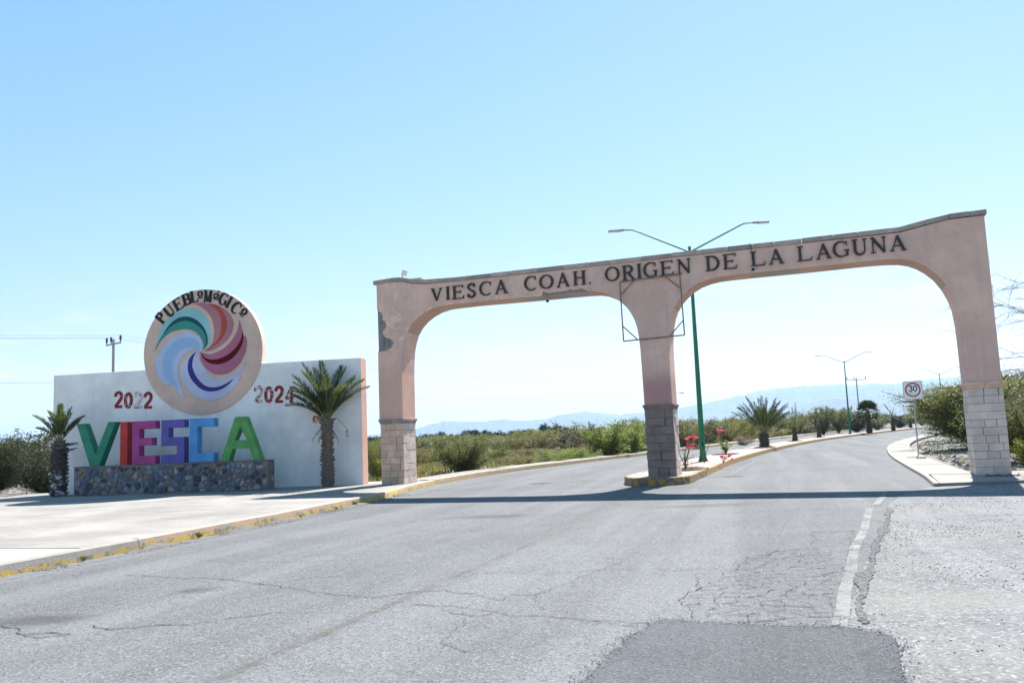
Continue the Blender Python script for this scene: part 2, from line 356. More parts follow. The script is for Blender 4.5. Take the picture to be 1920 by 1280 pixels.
M['flower'] = m_leaf('magenta bract', (.72, .055, .25), (.85, .17, .38), .3, .05)
M['pebble'] = m_stone('pebble', (.075, .083, .105), pits=False, objvar=.3, sc=2)
M['rock'] = m_stone('field rock', (.16, .15, .14), pits=False, objvar=.3, sc=2)
M['mountain'] = m_simple('mountain rock', (.09, .10, .11), .95, .25, .004)
M['house'] = m_simple('far house wall', (.62, .58, .52), .9, .06, 1)
M['dark_glass'] = m_simple('dark window', (.03, .035, .04), .2, .1, 1)

# ------------------------------------------------------------------ object helpers
def mesh_from(name, verts, faces, mats, mi=None, smooth=False):
    me = bpy.data.meshes.new(name); me.from_pydata([tuple(v) for v in verts], [], faces)
    for m in (mats if isinstance(mats, (list, tuple)) else [mats]): me.materials.append(m)
    if mi is not None: me.polygons.foreach_set('material_index', mi)
    if smooth: me.polygons.foreach_set('use_smooth', [True] * len(me.polygons))
    me.update(); return me
def link(name, me, parent=None, loc=None, rot=None, scale=None):
    o = bpy.data.objects.new(name, me); COL.objects.link(o)
    if parent is not None: o.parent = parent
    if loc is not None: o.location = loc
    if rot is not None: o.rotation_euler = rot
    if scale is not None: o.scale = scale
    return o
def tag(o, label=None, cat=None, group=None, kind=None):
    if label: o['label'] = label
    if cat: o['category'] = cat
    if group: o['group'] = group
    if kind: o['kind'] = kind
    return o
def empty(name, loc, rz=0., **k):
    o = bpy.data.objects.new(name, None); COL.objects.link(o); o.location = loc; o.rotation_euler = (0, 0, rz); o.empty_display_size = .3
    return tag(o, **k)
def fixn(me):
    bm = bmesh.new(); bm.from_mesh(me); bmesh.ops.recalc_face_normals(bm, faces=bm.faces); bm.to_mesh(me); bm.free(); return me

class MB:
    def __init__(s): s.v = []; s.f = []; s.mi = []
    def add(s, v, f, m=0):
        o = len(s.v); s.v += [tuple(p) for p in v]; s.f += [tuple(i + o for i in q) for q in f]; s.mi += [m] * len(f); return s
    def box(s, x0, x1, y0, y1, z0, z1, m=0):
        v = [(x, y, z) for z in (z0, z1) for y in (y0, y1) for x in (x0, x1)]
        return s.add(v, [(0, 2, 3, 1), (4, 5, 7, 6), (0, 1, 5, 4), (2, 6, 7, 3), (0, 4, 6, 2), (1, 3, 7, 5)], m)
    def prism(s, poly, a, b, axis='y', m=0, mside=None):
        """poly 2D, extruded a..b along axis. axis 'y': poly=(x,z); 'z': poly=(x,y)"""
        n = len(poly); P = (lambda p, t: (p[0], t, p[1])) if axis == 'y' else (lambda p, t: (p[0], p[1], t))
        o = len(s.v); s.v += [P(p, a) for p in poly] + [P(p, b) for p in poly]
        s.f += [tuple(range(o, o + n)), tuple(range(o + 2 * n - 1, o + n - 1, -1))]; s.mi += [m, m]
        for i in range(n):
            j = (i + 1) % n; s.f.append((o + j, o + i, o + n + i, o + n + j)); s.mi.append(m if mside is None else (mside(poly[i], poly[j]) if callable(mside) else mside))
        return s
    def tube(s, pts, rad, k=6, m=0, cap=True):
        pts = [Vector(p) for p in pts]; n = len(pts)
        if isinstance(rad, (int, float)): rad = [rad] * n
        o = len(s.v); up = None
        for i, p in enumerate(pts):
            t = (pts[min(i + 1, n - 1)] - pts[max(i - 1, 0)])
            if t.length < 1e-9: t = Vector((0, 0, 1))
            t.normalize()
            a = up if up is not None else (Vector((0, 0, 1)) if abs(t.z) < .9 else Vector((1, 0, 0)))
            x = t.cross(a)
            if x.length < 1e-6: x = t.orthogonal()
            x.normalize(); y = t.cross(x); up = x.cross(t) * -1 if False else a
            for j in range(k):
                an = 2 * math.pi * j / k; s.v.append(tuple(p + (x * math.cos(an) + y * math.sin(an)) * rad[i]))
        for i in range(n - 1):
            for j in range(k):
                q = (j + 1) % k; s.f.append((o + i * k + j, o + i * k + q, o + (i + 1) * k + q, o + (i + 1) * k + j)); s.mi.append(m)
        if cap:
            s.f.append(tuple(o + j for j in range(k - 1, -1, -1))); s.f.append(tuple(o + (n - 1) * k + j for j in range(k))); s.mi += [m, m]
        return s
    def ribbon(s, pts, wid, a, b, closed=False, m=0):
        """flat stroke in x,z extruded along y a..b"""
        n = len(pts); L = []; R = []
        if isinstance(wid, (int, float)): wid = [wid] * n
        for i in range(n):
            if closed: p0, p1 = pts[i - 1], pts[(i + 1) % n]
            else: p0, p1 = pts[max(i - 1, 0)], pts[min(i + 1, n - 1)]
            dx, dz = p1[0] - p0[0], p1[1] - p0[1]; l = math.hypot(dx, dz) or 1; nx, nz = -dz / l, dx / l
            L.append((pts[i][0] + nx * wid[i] / 2, pts[i][1] + nz * wid[i] / 2)); R.append((pts[i][0] - nx * wid[i] / 2, pts[i][1] - nz * wid[i] / 2))
        o = len(s.v)
        for i in range(n):
            s.v += [(L[i][0], a, L[i][1]), (R[i][0], a, R[i][1]), (L[i][0], b, L[i][1]), (R[i][0], b, R[i][1])]
        rng = range(n) if closed else range(n - 1)
        for i in rng:
            p = o + i * 4; q = o + ((i + 1) % n) * 4
            for f in ((p, p + 1, q + 1, q), (p + 2, q + 2, q + 3, p + 3), (p, q, q + 2, p + 2), (p + 1, p + 3, q + 3, q + 1)): s.f.append(f); s.mi.append(m)
        if not closed:
            s.f.append((o, o + 2, o + 3, o + 1)); e = o + (n - 1) * 4; s.f.append((e, e + 1, e + 3, e + 2)); s.mi += [m, m]
        return s
    def mesh(s, name, mats, smooth=False, fix=True):
        me = mesh_from(name, s.v, s.f, mats, s.mi, smooth)
        return fixn(me) if fix else me
    def build(s, name, mats, parent=None, smooth=False, bevel=0., **k):
        o = link(name, s.mesh(name, mats, smooth), parent, **{q: k.pop(q) for q in ('loc', 'rot', 'scale') if q in k})
        if bevel:
            b = o.modifiers.new('bevel', 'BEVEL'); b.width = bevel; b.segments = 2; b.limit_method = 'ANGLE'; b.angle_limit = RAD(40)
        return tag(o, **k)

def cr(pts, n=6, closed=False):
    """catmull-rom"""
    P = [np.array(p, float) for p in pts]; out = []
    m = len(P); rng = range(m if closed else m - 1)
    for i in rng:
        if closed: a, b, c, d = P[i - 1], P[i], P[(i + 1) % m], P[(i + 2) % m]
        else: a, b, c, d = P[max(i - 1, 0)], P[i], P[i + 1], P[min(i + 2, m - 1)]
        for j in range(n):
            t = j / n; out.append(.5 * ((2 * b) + (c - a) * t + (2 * a - 5 * b + 4 * c - d) * t * t + (-a + 3 * b - 3 * c + d) * t ** 3))
    if not closed: out.append(P[-1])
    return [tuple(p) for p in out]

def resample(path, step=None, n=None):
    P = np.array(path, float); d = np.r_[0, np.cumsum(np.hypot(*(P[1:] - P[:-1]).T[:2]))]
    if n is None: n = max(2, int(round(d[-1] / step)) + 1)
    t = np.linspace(0, d[-1], n)
    return np.stack([np.interp(t, d, P[:, i]) for i in range(P.shape[1])], 1)
def offset(path, w):
    P = np.array(path, float); T = np.gradient(P, axis=0); T /= np.linalg.norm(T, axis=1)[:, None]
    return P + np.stack([-T[:, 1], T[:, 0]], 1) * w     # + = left of direction

def clip(poly, nx, ny, c):
    out = []
    for i in range(len(poly)):
        p, q = poly[i], poly[(i + 1) % len(poly)]
        dp = p[0] * nx + p[1] * ny - c; dq = q[0] * nx + q[1] * ny - c
        if dp <= 0: out.append(p)
        if (dp < 0) != (dq < 0) and dp != dq:
            t = dp / (dp - dq); out.append((p[0] + (q[0] - p[0]) * t, p[1] + (q[1] - p[1]) * t))
    return out
def voronoi(sites, box):
    cells = []
    S = np.array(sites)
    for i, s in enumerate(sites):
        poly = [(box[0], box[2]), (box[1], box[2]), (box[1], box[3]), (box[0], box[3])]
        d = np.hypot(*(S - S[i]).T); 
        for j in np.argsort(d)[1:22]:
            q = sites[j]; nx, ny = q[0] - s[0], q[1] - s[1]; c = (q[0] ** 2 + q[1] ** 2 - s[0] ** 2 - s[1] ** 2) / 2
            poly = clip(poly, nx, ny, c)
            if len(poly) < 3: break
        cells.append(poly)
    return cells
def shrink(poly, g):
    """inset convex polygon by g"""
    a = sum(poly[i][0] * poly[(i + 1) % len(poly)][1] - poly[(i + 1) % len(poly)][0] * poly[i][1] for i in range(len(poly)))
    sg = 1 if a > 0 else -1; out = list(poly)
    for i in range(len(poly)):
        p, q = poly[i], poly[(i + 1) % len(poly)]; dx, dy = q[0] - p[0], q[1] - p[1]; l = math.hypot(dx, dy)
        if l < 1e-5: continue
        nx, ny = dy / l * sg, -dx / l * sg
        out = clip(out, nx, ny, p[0] * nx + p[1] * ny - g)
        if len(out) < 3: return []
    return out

# ------------------------------------------------------------------ ground paths (metres, camera at origin)
KL = [(-13.2, -12), (-10.6, -1), (-8.45, 6.4), (-7.0, 11.57), (-6.02, 15.0), (-5.0, 19.0), (-4.25, 22.3), (-3.75, 24.4), (-3.5, 27.0), (-3.1, 29.8), (-2.6, 31.9),
      (-1.62, 35.4), (-.35, 38.8), (1.17, 42.15), (3.55, 47.1), (6.2, 52.4), (8.9, 57.6), (17.6, 75.3), (25.5, 91.2), (36.0, 112.4), (49.5, 139), (72, 180), (103, 232)]
WLB = [(-3.75, 31.2), (-2.7, 32.9), (-1.5, 35.9), (-.3, 39.0), (1.2, 42.5)]
MR = [(6.5, 29.3), (7.25, 31.4), (8.6, 35.2), (10.3, 39.7), (13.4, 47.3), (17.05, 55.8), (25.0, 72.9), (33.3, 88.9), (47.0, 113.2), (59.5, 134), (76.8, 162.6), (100, 201.7), (123, 243)]
WRO = [(9.97, 20.58), (11.38, 24.06), (13.55, 29.87), (16.65, 37.99), (20.53, 47.3), (24.7, 56.4), (30.6, 68.0), (38.6, 82.2), (52, 105.4), (66.5, 130), (90, 169), (116, 212)]
SHL = [(-3.4, -5), (-1.0, 0), (.9, 3.6), (2.58, 6.99), (2.94, 7.79), (3.59, 9.08), (4.54, 11.15), (5.8, 13.75), (6.96, 16.2), (8.5, 18.9), (9.97, 20.58)]
KLs = cr(KL, 5); WROs = cr(WRO, 5); MRs = cr(MR, 5)

# ---- terrain
def axis(a, b, c, step, lo, hi):
    mid = list(np.arange(a, b + .01, step)); left = []; d = step; x = a
    while x > lo: d *= 1.25; x -= d; left.append(max(x, lo))
    right = []; d = step; x = b
    while x < hi: d *= 1.25; x += d; right.append(min(x, hi))
    return np.array(left[::-1] + mid + right)
ax = axis(-40, 110, 0, 1.25, -13000, 13000); ay = axis(-8, 210, 0, 1.25, -4000, 14000)
kx = np.array(KLs); rx = np.array(WROs)
def field_h(x, y):
    xl = np.interp(y, kx[:, 1], kx[:, 0]) - 2.2; xr = np.interp(y, rx[:, 1], rx[:, 0]) + 2.0
    if y < 25: xl = min(xl, -30)
    if y < 25: xr = 17
    if y > 212: xl = xr = xl + (y - 212) * .55
    d = max(xl - x, x - xr)
    if d <= 0: return -.09
    m = min(1, d / 5.)
    p = Vector((x * .06, y * .06, 0)); q = Vector((x * .35, y * .35, 3))
    h = -.09 + m * (.05 + .22 * noise.noise(p) + .12 * noise.noise(q))
    if x > xr and y < 60: h += m * .25 * max(0, noise.noise(Vector((x * .16, y * .16, 9))) + .35)
    return h
vs = []; 
for y in ay:
    for x in ax: vs.append((x, y, field_h(x, y) if (-60 < x < 160 and -10 < y < 260) else -.09))
nx_ = len(ax); fs = [(j * nx_ + i, j * nx_ + i + 1, (j + 1) * nx_ + i + 1, (j + 1) * nx_ + i) for j in range(len(ay) - 1) for i in range(nx_ - 1)]
g = link('ground', mesh_from('ground', vs, fs, M['ground'], smooth=True)); tag(g, kind='structure')

# ---- road sheet
road_poly = [(x, y) for x, y in KLs] + [(x, y) for x, y in WROs[::-1]] + [(20, 20.2), (30, 8), (30, -12)]
o = MB().add([(x, y, 0) for x, y in road_poly], [tuple(range(len(road_poly)))]).build('road', M['asphalt'], kind='structure')
bm = bmesh.new(); bm.from_mesh(o.data); bmesh.ops.triangulate(bm, faces=bm.faces, ngon_method='EAR_CLIP')
for f in bm.faces:
    if f.normal.z < 0: f.normal_flip()
bm.to_mesh(o.data); bm.free()
def sheet(name, poly, z, mat, parent=None, org=None, **k):
    org = org or (0, 0)
    me = mesh_from(name, [(x - org[0], y - org[1], 0) for x, y in poly], [tuple(range(len(poly)))], mat)
    bm = bmesh.new(); bm.from_mesh(me); bmesh.ops.triangulate(bm, faces=bm.faces, ngon_method='EAR_CLIP')
    for f in bm.faces:
        if f.normal.z < 0: f.normal_flip()
    bm.to_mesh(me); bm.free()
    return tag(link(name, me, parent, loc=(org[0], org[1], z)), **k)
rnd = random.Random(5)
def jag(path, amp, step, seed=1):
    P = resample(path, step); r = random.Random(seed); out = []
    for i, p in enumerate(P):
        a = 0 if i in (0, len(P) - 1) else amp
        out.append((p[0] + r.uniform(-a, a), p[1] + r.uniform(-a, a)))
    return out
SHj = jag(cr(SHL, 4), .035, .12)
shp = SHj + [(16, 20.3), (32, 19), (32, -5)]
sheet('road_shoulder', shp, .004, M['shoulder'], kind='structure')
PT = [(-.1, 3.0), (.3, 5.6), (.46, 5.97), (.95, 7.09), (1.18, 7.45), (1.36, 7.31), (2.04, 7.02), (2.51, 6.84), (2.73, 6.65), (2.72, 6.35), (2.52, 5.87), (2.36, 5.45), (2.1, 4.4), (1.9, 3.0)]
sheet('asphalt_patch', jag(jag(PT + [PT[0]], .03, .16, 4), .014, .045, 5)[:-1], .010, M['patch'], kind='structure')

def strip(path, wd, z, mat, name, parent=None, **k):
    P = np.array(path); L = offset(P, wd / 2); R = offset(P, -wd / 2); n = len(P)
    v = [(a[0], a[1], z) for a in L] + [(a[0], a[1], z) for a in R]
    return tag(link(name, mesh_from(name, v, [(i, n + i, n + i + 1, i + 1) for i in range(n - 1)], mat), parent), **k)
# road markings: broad worn edge line, thin edge lines along the kerbs, faint yellow centre line
road = bpy.data.objects['road']
strip(cr([(6.55, 16.05), (5.11, 12.8), (4.30, 11.1), (3.49, 9.19), (3.13, 8.41), (2.79, 7.58), (2.5, 6.91)], 6), .12, .007, M['white_line'], 'edge_line', road)
strip(cr([(8.7, 20.0), (8.3, 19.3), (6.9, 16.6)], 6), .13, .007, M['white_line'], 'edge_line', road)
MLN = offset(MRs, -.75)
strip(np.vstack([[(5.6, 25.4)], MLN]), .16, .005, M['white_faint'], 'edge_line', road)
LLN = offset(KLs[7 * 5:], -.75); strip(LLN, .12, .005, M['white_faint'], 'edge_line', road)
LL2 = offset(KLs[:7 * 5 - 3], -.32); strip(LL2, .12, .005, M['white_faint'], 'edge_line', road)
strip(cr([(2.9, 21.4), (1.54, 16.92), (.48, 13.86)], 6), .11, .005, M['yellow_line'], 'centre_line', road)
strip(cr([(.2, 13.0), (-.94, 9.64), (-1.72, 7.36), (-3.2, 3)], 6), .11, .005, m_paintline('ghost of yellow paint', (.15, .135, .105), .44), 'centre_line', road)

# ---- cracks: jittered thin strips lying in the asphalt
CR = [[(-5.23, 11.34), (-4.62, 11.04), (-4.19, 10.81), (-3.61, 10.6), (-2.98, 10.11), (-2.48, 9.62), (-2.05, 9.27), (-1.62, 8.97), (-1.34, 9.09), (-1.02, 9.25), (-.87, 9.22), (-.43, 8.9), (-.23, 8.54), (-.1, 8.68)],
 [(-4.69, 12.51), (-3.94, 12.1), (-3.15, 11.96), (-2.4, 11.88), (-2.14, 11.86)],
 [(-4.1, 8.18), (-3.83, 7.98), (-3.51, 7.93), (-3.36, 8.03), (-2.92, 8.04), (-2.74, 8.18), (-2.35, 8.41)],
 [(-4.97, 8.24), (-4.69, 8.08), (-4.42, 7.77), (-4.16, 7.7), (-4.03, 7.76), (-4.26, 7.88), (-4.56, 7.93)],
 [(-1.07, 8.5), (-.82, 8.4), (-.45, 8.22), (-.27, 8.01), (-.1, 7.8), (.19, 7.74), (.52, 7.52), (1.0, 7.32)],
 [(.52, 7.49), (.96, 7.18)], [(-.82, 8.36), (-.64, 8.02), (-.39, 7.85), (-.29, 7.95)], [(-.5, 7.76), (-.55, 7.35), (-.67, 6.91), (-.55, 6.76), (-.41, 6.54)],
 [(-.1, 8.75), (.19, 8.79), (.46, 9.24), (.61, 9.63), (1.12, 10.47), (1.3, 10.86), (.97, 11.31)], [(.11, 8.78), (.13, 8.36), (.22, 7.97)],
 [(1.94, 9.48), (1.75, 8.71), (1.51, 8.21), (1.47, 7.96), (1.5, 7.66), (1.45, 7.4)], [(3.33, 11.13), (2.71, 10.36), (2.51, 10.1), (2.36, 9.65)],
 [(4.39, 12.88), (4.95, 12.79)], [(4.97, 12.85), (4.29, 11.22), (3.86, 10.16)], [(4.39, 12.88), (4.05, 11.86), (3.87, 11.49)],
 [(-3.5, 27.2), (-1.69, 26.85), (2.07, 25.6), (4.2, 23.9), (4.84, 23.62), (7.07, 21.6), (8.4, 20.5), (9.6, 20.3)], [(1.66, 29.73), (2.7, 28.93)]]
CW = [.013, .008, .013, .015, .013, .010, .010, .010, .010, .008, .016, .014, .014, .010, .010, .045, .05]
cb = MB()
def addcrack(path, wd, seed, z=.0082, amp=.5):
    wd *= .72
    r = random.Random(seed); P = resample(path, .06 if wd < .03 else .25); n = len(P)
    P = P + np.array([[r.gauss(0, 1), r.gauss(0, 1)] for _ in range(n)]) * (.034 if wd < .02 else .03) * amp * 2
    P[1:-1] = (P[1:-1] * 3 + P[:-2] + P[2:]) / 5; T = np.gradient(P, axis=0); T /= np.linalg.norm(T, axis=1)[:, None]; W = np.array([wd * r.uniform(.4, 1.3) * (.45 + 1.25 * abs(T[q_][0]) ** 2) for q_ in range(n)]); Nn = np.stack([-T[:, 1], T[:, 0]], 1)
    L = P + Nn * W[:, None] / 2; R = P - Nn * W[:, None] / 2
    cb.add([(*a, z) for a in L] + [(*a, z) for a in R], [(i, n + i, n + i + 1, i + 1) for i in range(n - 1)])
for i, (c, wd) in enumerate(zip(CR, CW)): addcrack(c, wd * (1.0 if wd < .03 else .55), i)
for q in range(26):      # hairlines elsewhere
    r = random.Random(100 + q); x = r.uniform(-6, 4.5); y = r.uniform(7, 24); a = r.uniform(-.5, .5) + (1.3 if r.random() < .3 else 0)
    pth = [(x, y)]
    for s in range(r.randint(3, 7)): a += r.gauss(0, .45); x += math.cos(a) * .3; y += math.sin(a) * .3; pth.append((x, y))
    addcrack(pth, .007, 500 + q)
# alligator cracking
AL = [(1.5, 7.42), (1.62, 8.04), (1.89, 8.6), (2.25, 9.5), (2.64, 10.49), (3.29, 11.01), (3.75, 11.1), (3.55, 9.6), (3.2, 8.9), (2.9, 8.2), (2.5, 7.05), (2.07, 7.15)]
def inside(p, poly):
    c = False
    for i in range(len(poly)):
        a, b = poly[i], poly[i - 1]
        if (a[1] > p[1]) != (b[1] > p[1]) and p[0] < (b[0] - a[0]) * (p[1] - a[1]) / (b[1] - a[1]) + a[0]: c = not c
    return c
r = random.Random(11); sites = []
for yy in np.arange(6.9, 11.4, .24):
    for xx in np.arange(1.2, 4.0, .17): sites.append((xx + r.uniform(-.09, .09), yy + r.uniform(-.1, .1)))
seen = set()
for i, c in enumerate(voronoi(sites, (1.1, 4.1, 6.8, 11.5))):
    if not inside(sites[i], AL): continue
    for j in range(len(c)):
        a, b = c[j], c[(j + 1) % len(c)]; key = tuple(sorted([(round(a[0], 2), round(a[1], 2)), (round(b[0], 2), round(b[1], 2))]))
        if key in seen or math.hypot(a[0] - b[0], a[1] - b[1]) < .03: continue
        seen.add(key)
        if r.random() < .9: addcrack([a, ((a[0] + b[0]) / 2 + r.gauss(0, .01), (a[1] + b[1]) / 2 + r.gauss(0, .01)), b], r.choice([.005, .008, .012]), i * 17 + j, amp=.25)
cb.build('road_crack', M['crack'], kind='stuff')
for (x, y, sx, sy, st) in [(-4.75, 8.5, .75, .35, .5), (-3.7, 9.9, .35, .25, .4), (3.3, 9.4, .25, .8, .0), (-.6, 17.5, 1.2, .5, .35), (4.0, 18.0, 1.5, .5, .3)]:
    if st: 
        o = sheet('oil_stain', [(math.cos(a) * 1.3, math.sin(a) * 1.3) for a in np.linspace(0, 2 * math.pi, 24, endpoint=False)], .009, m_stain('tyre dirt', (.07, .068, .066), st), kind='stuff'); o.location = (x, y, .0095); o.scale = (sx, sy, 1)
# broken dark lip between the lane and the shoulder
lip = MB(); P = resample(cr([(6.85, 15.9), (5.8, 13.6), (4.66, 11.3), (3.72, 9.25), (3.0, 7.75), (2.72, 6.95)], 4), .07); r = random.Random(3); n = len(P)
Nn = offset(P, 1) - P
Lq = [P[i] + Nn[i] * (.05 * r.uniform(.2, 1) + .10 * max(0, noise.noise(Vector((i * .07, 0, 0)))) ) for i in range(n)]; Rq = [P[i] - Nn[i] * (.05 * r.uniform(.2, 1) + .20 * max(0, noise.noise(Vector((i * .05, 4, 0))))) for i in range(n)]
lip.add([(*a, .0115) for a in Lq] + [(*a, .0115) for a in Rq], [(i, n + i, n + i + 1, i + 1) for i in range(n - 1)])
k = N('ravelled asphalt edge'); cc = k.mix(k.ramp(k.noise(24, 5, .75), .44, .56), (.05, .05, .053), (.135, .137, .14)); k.col(cc); k.rough(.95); k.bump(k.noise(45, 3), .8, .02)
lip.build('broken_asphalt_edge', k.m, kind='structure')

# ---- loose stones
def stones(name, n, place, smin, smax, mat, seed, flat=.6, **kk):
    r = random.Random(seed); V = []; Fc = []
    base = [(1, 0, 0), (0, 1, 0), (-1, 0, 0), (0, -1, 0), (0, 0, 1), (0, 0, -1)]; bf = [(0, 1, 4), (1, 2, 4), (2, 3, 4), (3, 0, 4), (1, 0, 5), (2, 1, 5), (3, 2, 5), (0, 3, 5)]
    for i in range(n):
        q = place(r)
        if q is None: continue
        x, y, z = q; s = smin + (smax - smin) * r.random() ** 3; a = r.uniform(0, 6.28); ca, sa = math.cos(a), math.sin(a); o = len(V)
        e = (s * r.uniform(.7, 1.2), s * r.uniform(.6, 1), s * flat * r.uniform(.6, 1))
        for b in base:
            bx, by, bz = (b[0] * e[0] + r.gauss(0, s * .15), b[1] * e[1] + r.gauss(0, s * .15), b[2] * e[2])
            V.append((x + bx * ca - by * sa, y + bx * sa + by * ca, z + bz))
        Fc += [tuple(o + t for t in f) for f in bf]
    return tag(link(name, mesh_from(name, V, Fc, mat)), kind='stuff')
SHx = np.array(SHj)
def pl_sh(r):
    y = 6 + 14.3 * r.random(); x0 = np.interp(y, SHx[:, 1], SHx[:, 0]); x = x0 + .1 + r.random() ** 1.3 * (y * .85 + 1 - x0) if y * .85 + 1 > x0 else x0 + r.random()
    if noise.noise(Vector((x * .45, y * .45, 0))) < r.uniform(-.35, .45): return None
    return (x, y, .007)
stones('shoulder_gravel', 20000, pl_sh, .003, .015, M['pebble'], 1)
PTc = resample(jag(PT + [PT[0]], .01, .1, 4), .02)
def pl_rim(r):
    p = PTc[r.randrange(len(PTc))]; return (p[0] + r.gauss(0, .05), p[1] + r.gauss(0, .05), .011)
stones('patch_grit', 3500, pl_rim, .003, .010, M['pebble'], 17)
def pl_right(r):
    y = 24 + r.random() ** 1.5 * 45; xr = np.interp(y, rx[:, 1], rx[:, 0]); x = xr + 1.9 + r.random() * 12
    if y < 25.5 and x < 17.5: return None
    return (x, y, field_h(x, y) + .01)
stones('field_rubble', 7000, pl_right, .02, .16, M['rock'], 2, .7)
def pl_left(r):
    y = 33 + r.random() ** 1.4 * 40; xl = np.interp(y, kx[:, 1], kx[:, 0]); x = xl - 2.3 - r.random() * 14
    return (x, y, field_h(x, y) + .01)
stones('field_rubble', 2500, pl_left, .02, .12, M['rock'], 3, .7)

# ------------------------------------------------------------------ plaza, kerbs, sidewalks
PZ = .16
KLd = np.array(KLs); sel = KLd[(KLd[:, 1] > -10) & (KLd[:, 1] < 30.5)]
inn = offset(sel, .16)
plaza_poly = [tuple(p) for p in inn] + [(-3.9, 31.2), (-5.0, 31.4), (-16.9, 32.6), (-27, 34.5), (-40, 30), (-40, -10)]
# the bright slab near the camera is a separate pour
def z_poly(name, poly, z0, z1, mat, parent=None, bevel=0, **k):
    o = MB().prism(poly, z0, z1, 'z').build(name, mat, parent, bevel=bevel, **k); return o
cut = 13.25
inn_far = [tuple(p) for p in inn if p[1] > cut]; inn_near = [tuple(p) for p in inn if p[1] < cut - .03]
xc = float(np.interp(cut, inn[:, 1], inn[:, 0]))
plaza = z_poly('plaza', [(xc, cut)] + inn_far + [(-3.9, 31.2), (-5.0, 31.4), (-16.9, 32.6), (-27, 34.5), (-40, 36), (-40, 22.5)], -.1, PZ, M['concrete'], kind='structure')
z_poly('plaza_slab', inn_near + [(xc - .004, cut - .025), (-40, 22.475), (-40, -10)], -.1, PZ - .006, M['concrete_white'], kind='structure')

def kerb(path, w_in, z1, parent, matf, step, seed, z0=-.08, joint=.012, lean=.03):
    """separate cast lengths; inner side is to the left of the path direction"""
    P = resample(path, .4); L = offset(P, w_in); S = offset(P, lean)
    d = np.r_[0, np.cumsum(np.hypot(*(P[1:] - P[:-1]).T))]; r = random.Random(seed); a = 0; i = 0
    while i < len(P) - 1:
        st = step(P[i][1]) * r.uniform(.75, 1.25); j = int(min(len(P) - 1, max(i + 1, np.searchsorted(d, d[i] + st))))
        if len(P) - 1 - j < 2: j = len(P) - 1
        idx = np.arange(i, j + 1); A, B, C = P[idx].copy(), L[idx].copy(), S[idx].copy()
        for Q in (A, B, C):
            t = Q[-1] - Q[-2]; Q[-1] -= t / np.linalg.norm(t) * joint
        n = len(idx); dz = r.uniform(-.006, .006)
        v = [(*p, z0) for p in A] + [(*p, z1 - .02 + dz) for p in C * .15 + (A * .85 + C * .0)] if False else [(*p, z0) for p in A] + [(*p, z1 - .022 + dz) for p in C] + [(p[0] + (q[0] - p[0]) * .17, p[1] + (q[1] - p[1]) * .17, z1 + dz) for p, q in zip(C, B)] + [(*p, z1 + dz) for p in B] + [(*p, z0) for p in B]
        f = [(k_ * n + q, k_ * n + q + 1, (k_ + 1) * n + q + 1, (k_ + 1) * n + q) for k_ in range(4) for q in range(n - 1)]
        f += [(0, n, 2 * n, 3 * n, 4 * n), (n - 1, 5 * n - 1, 4 * n - 1, 3 * n - 1, 2 * n - 1)]
        org = A[0]; v = [(x - 0, y - 0, z) for x, y, z in v]
        link('kerb_stone', fixn(mesh_from('kerb_stone', v, f, matf(A[len(A) // 2]))), parent); i = j
kp = resample([tuple(p) for p in KLs if -9 < p[1] < 31], .4)
def km(p):
    y = p[1]
    return M['kerb_grey'] if y < 12.8 else (M['kerb_yellow'] if 23.6 < y < 25.6 else M['kerb_pink'])
kerb(kp, .16, .175, plaza, km, lambda y: 3.0 if y < 23 else 1.4, 2)
walkL = empty('sidewalk', (0, 0, 0), kind='structure')
kfar = [tuple(p) for p in KLs if p[1] > 30.6]
kerb(kfar, .16, .19, walkL, lambda p: M['kerb_far'], lambda y: 3 + (y - 30) * .15, 3)
def slabs(outer, inner, steps, z0, z1, mat, parent, name='slab', gap=.015, seed=0):
    r = random.Random(seed); A = np.array(outer); B = np.array(inner); i = 0; n = len(A)
    while i < n - 1:
        j = min(n - 1, i + max(1, int(round(steps * r.uniform(.8, 1.2)))))
        a = [tuple(p) for p in A[i:j + 1]]; b = [tuple(p) for p in B[i:j + 1]]
        t = A[j] - A[j - 1]; t = t / np.linalg.norm(t) * gap; a[-1] = tuple(A[j] - t); t = B[j] - B[j - 1]; t = t / np.linalg.norm(t) * gap; b[-1] = tuple(B[j] - t)
        dz = r.uniform(-.008, .006); MB().prism(a + b[::-1], z0, z1 + dz, 'z').build(name, mat, parent); i = j
kk_ = resample(kfar, 1.0); slabs(offset(kk_, .165), offset(kk_, 1.25), 3, -.09, .185, M['concrete_walk'], walkL, seed=4)
# slab between the plaza and the far sidewalk, under the left pier
# median island
MH = .23
nose = [(3.35, 26.9), (3.3, 25.9), (3.42, 25.35), (3.75, 25.02), (4.2, 24.93), (4.75, 25.05), (5.15, 25.5), (5.6, 26.75), (6.05, 28.05), (6.5, 29.3)]
mr = resample(cr(nose, 4) + MRs[1:], .4)
ml0 = offset(resample(MRs, 1.0), 2.15)
ml = np.vstack([[(3.36, 26.9), (4.3, 29.6)], ml0[ml0[:, 1] > 31]])
median = empty('median', (0, 0, 0), kind='structure')
def mm(p): return M['kerb_nose'] if (p[1] < 27 or p[0] < 3.9) else M['kerb_orange']
mr2 = cr(nose, 4)
kerb(resample(mr2, .25), .14, MH, median, lambda p: M['kerb_nose'], lambda y: 1.1, 5, joint=.004, lean=.02)
kerb(resample(MRs, .4), .14, MH - .01, median, lambda p: M['kerb_orange'], lambda y: 1.6 + max(0, y - 45) * .1, 6, lean=.03)
kerb(ml[::-1], .14, MH - .01, median, lambda p: M['kerb_far'], lambda y: 4 + (y - 30) * .2, 7)
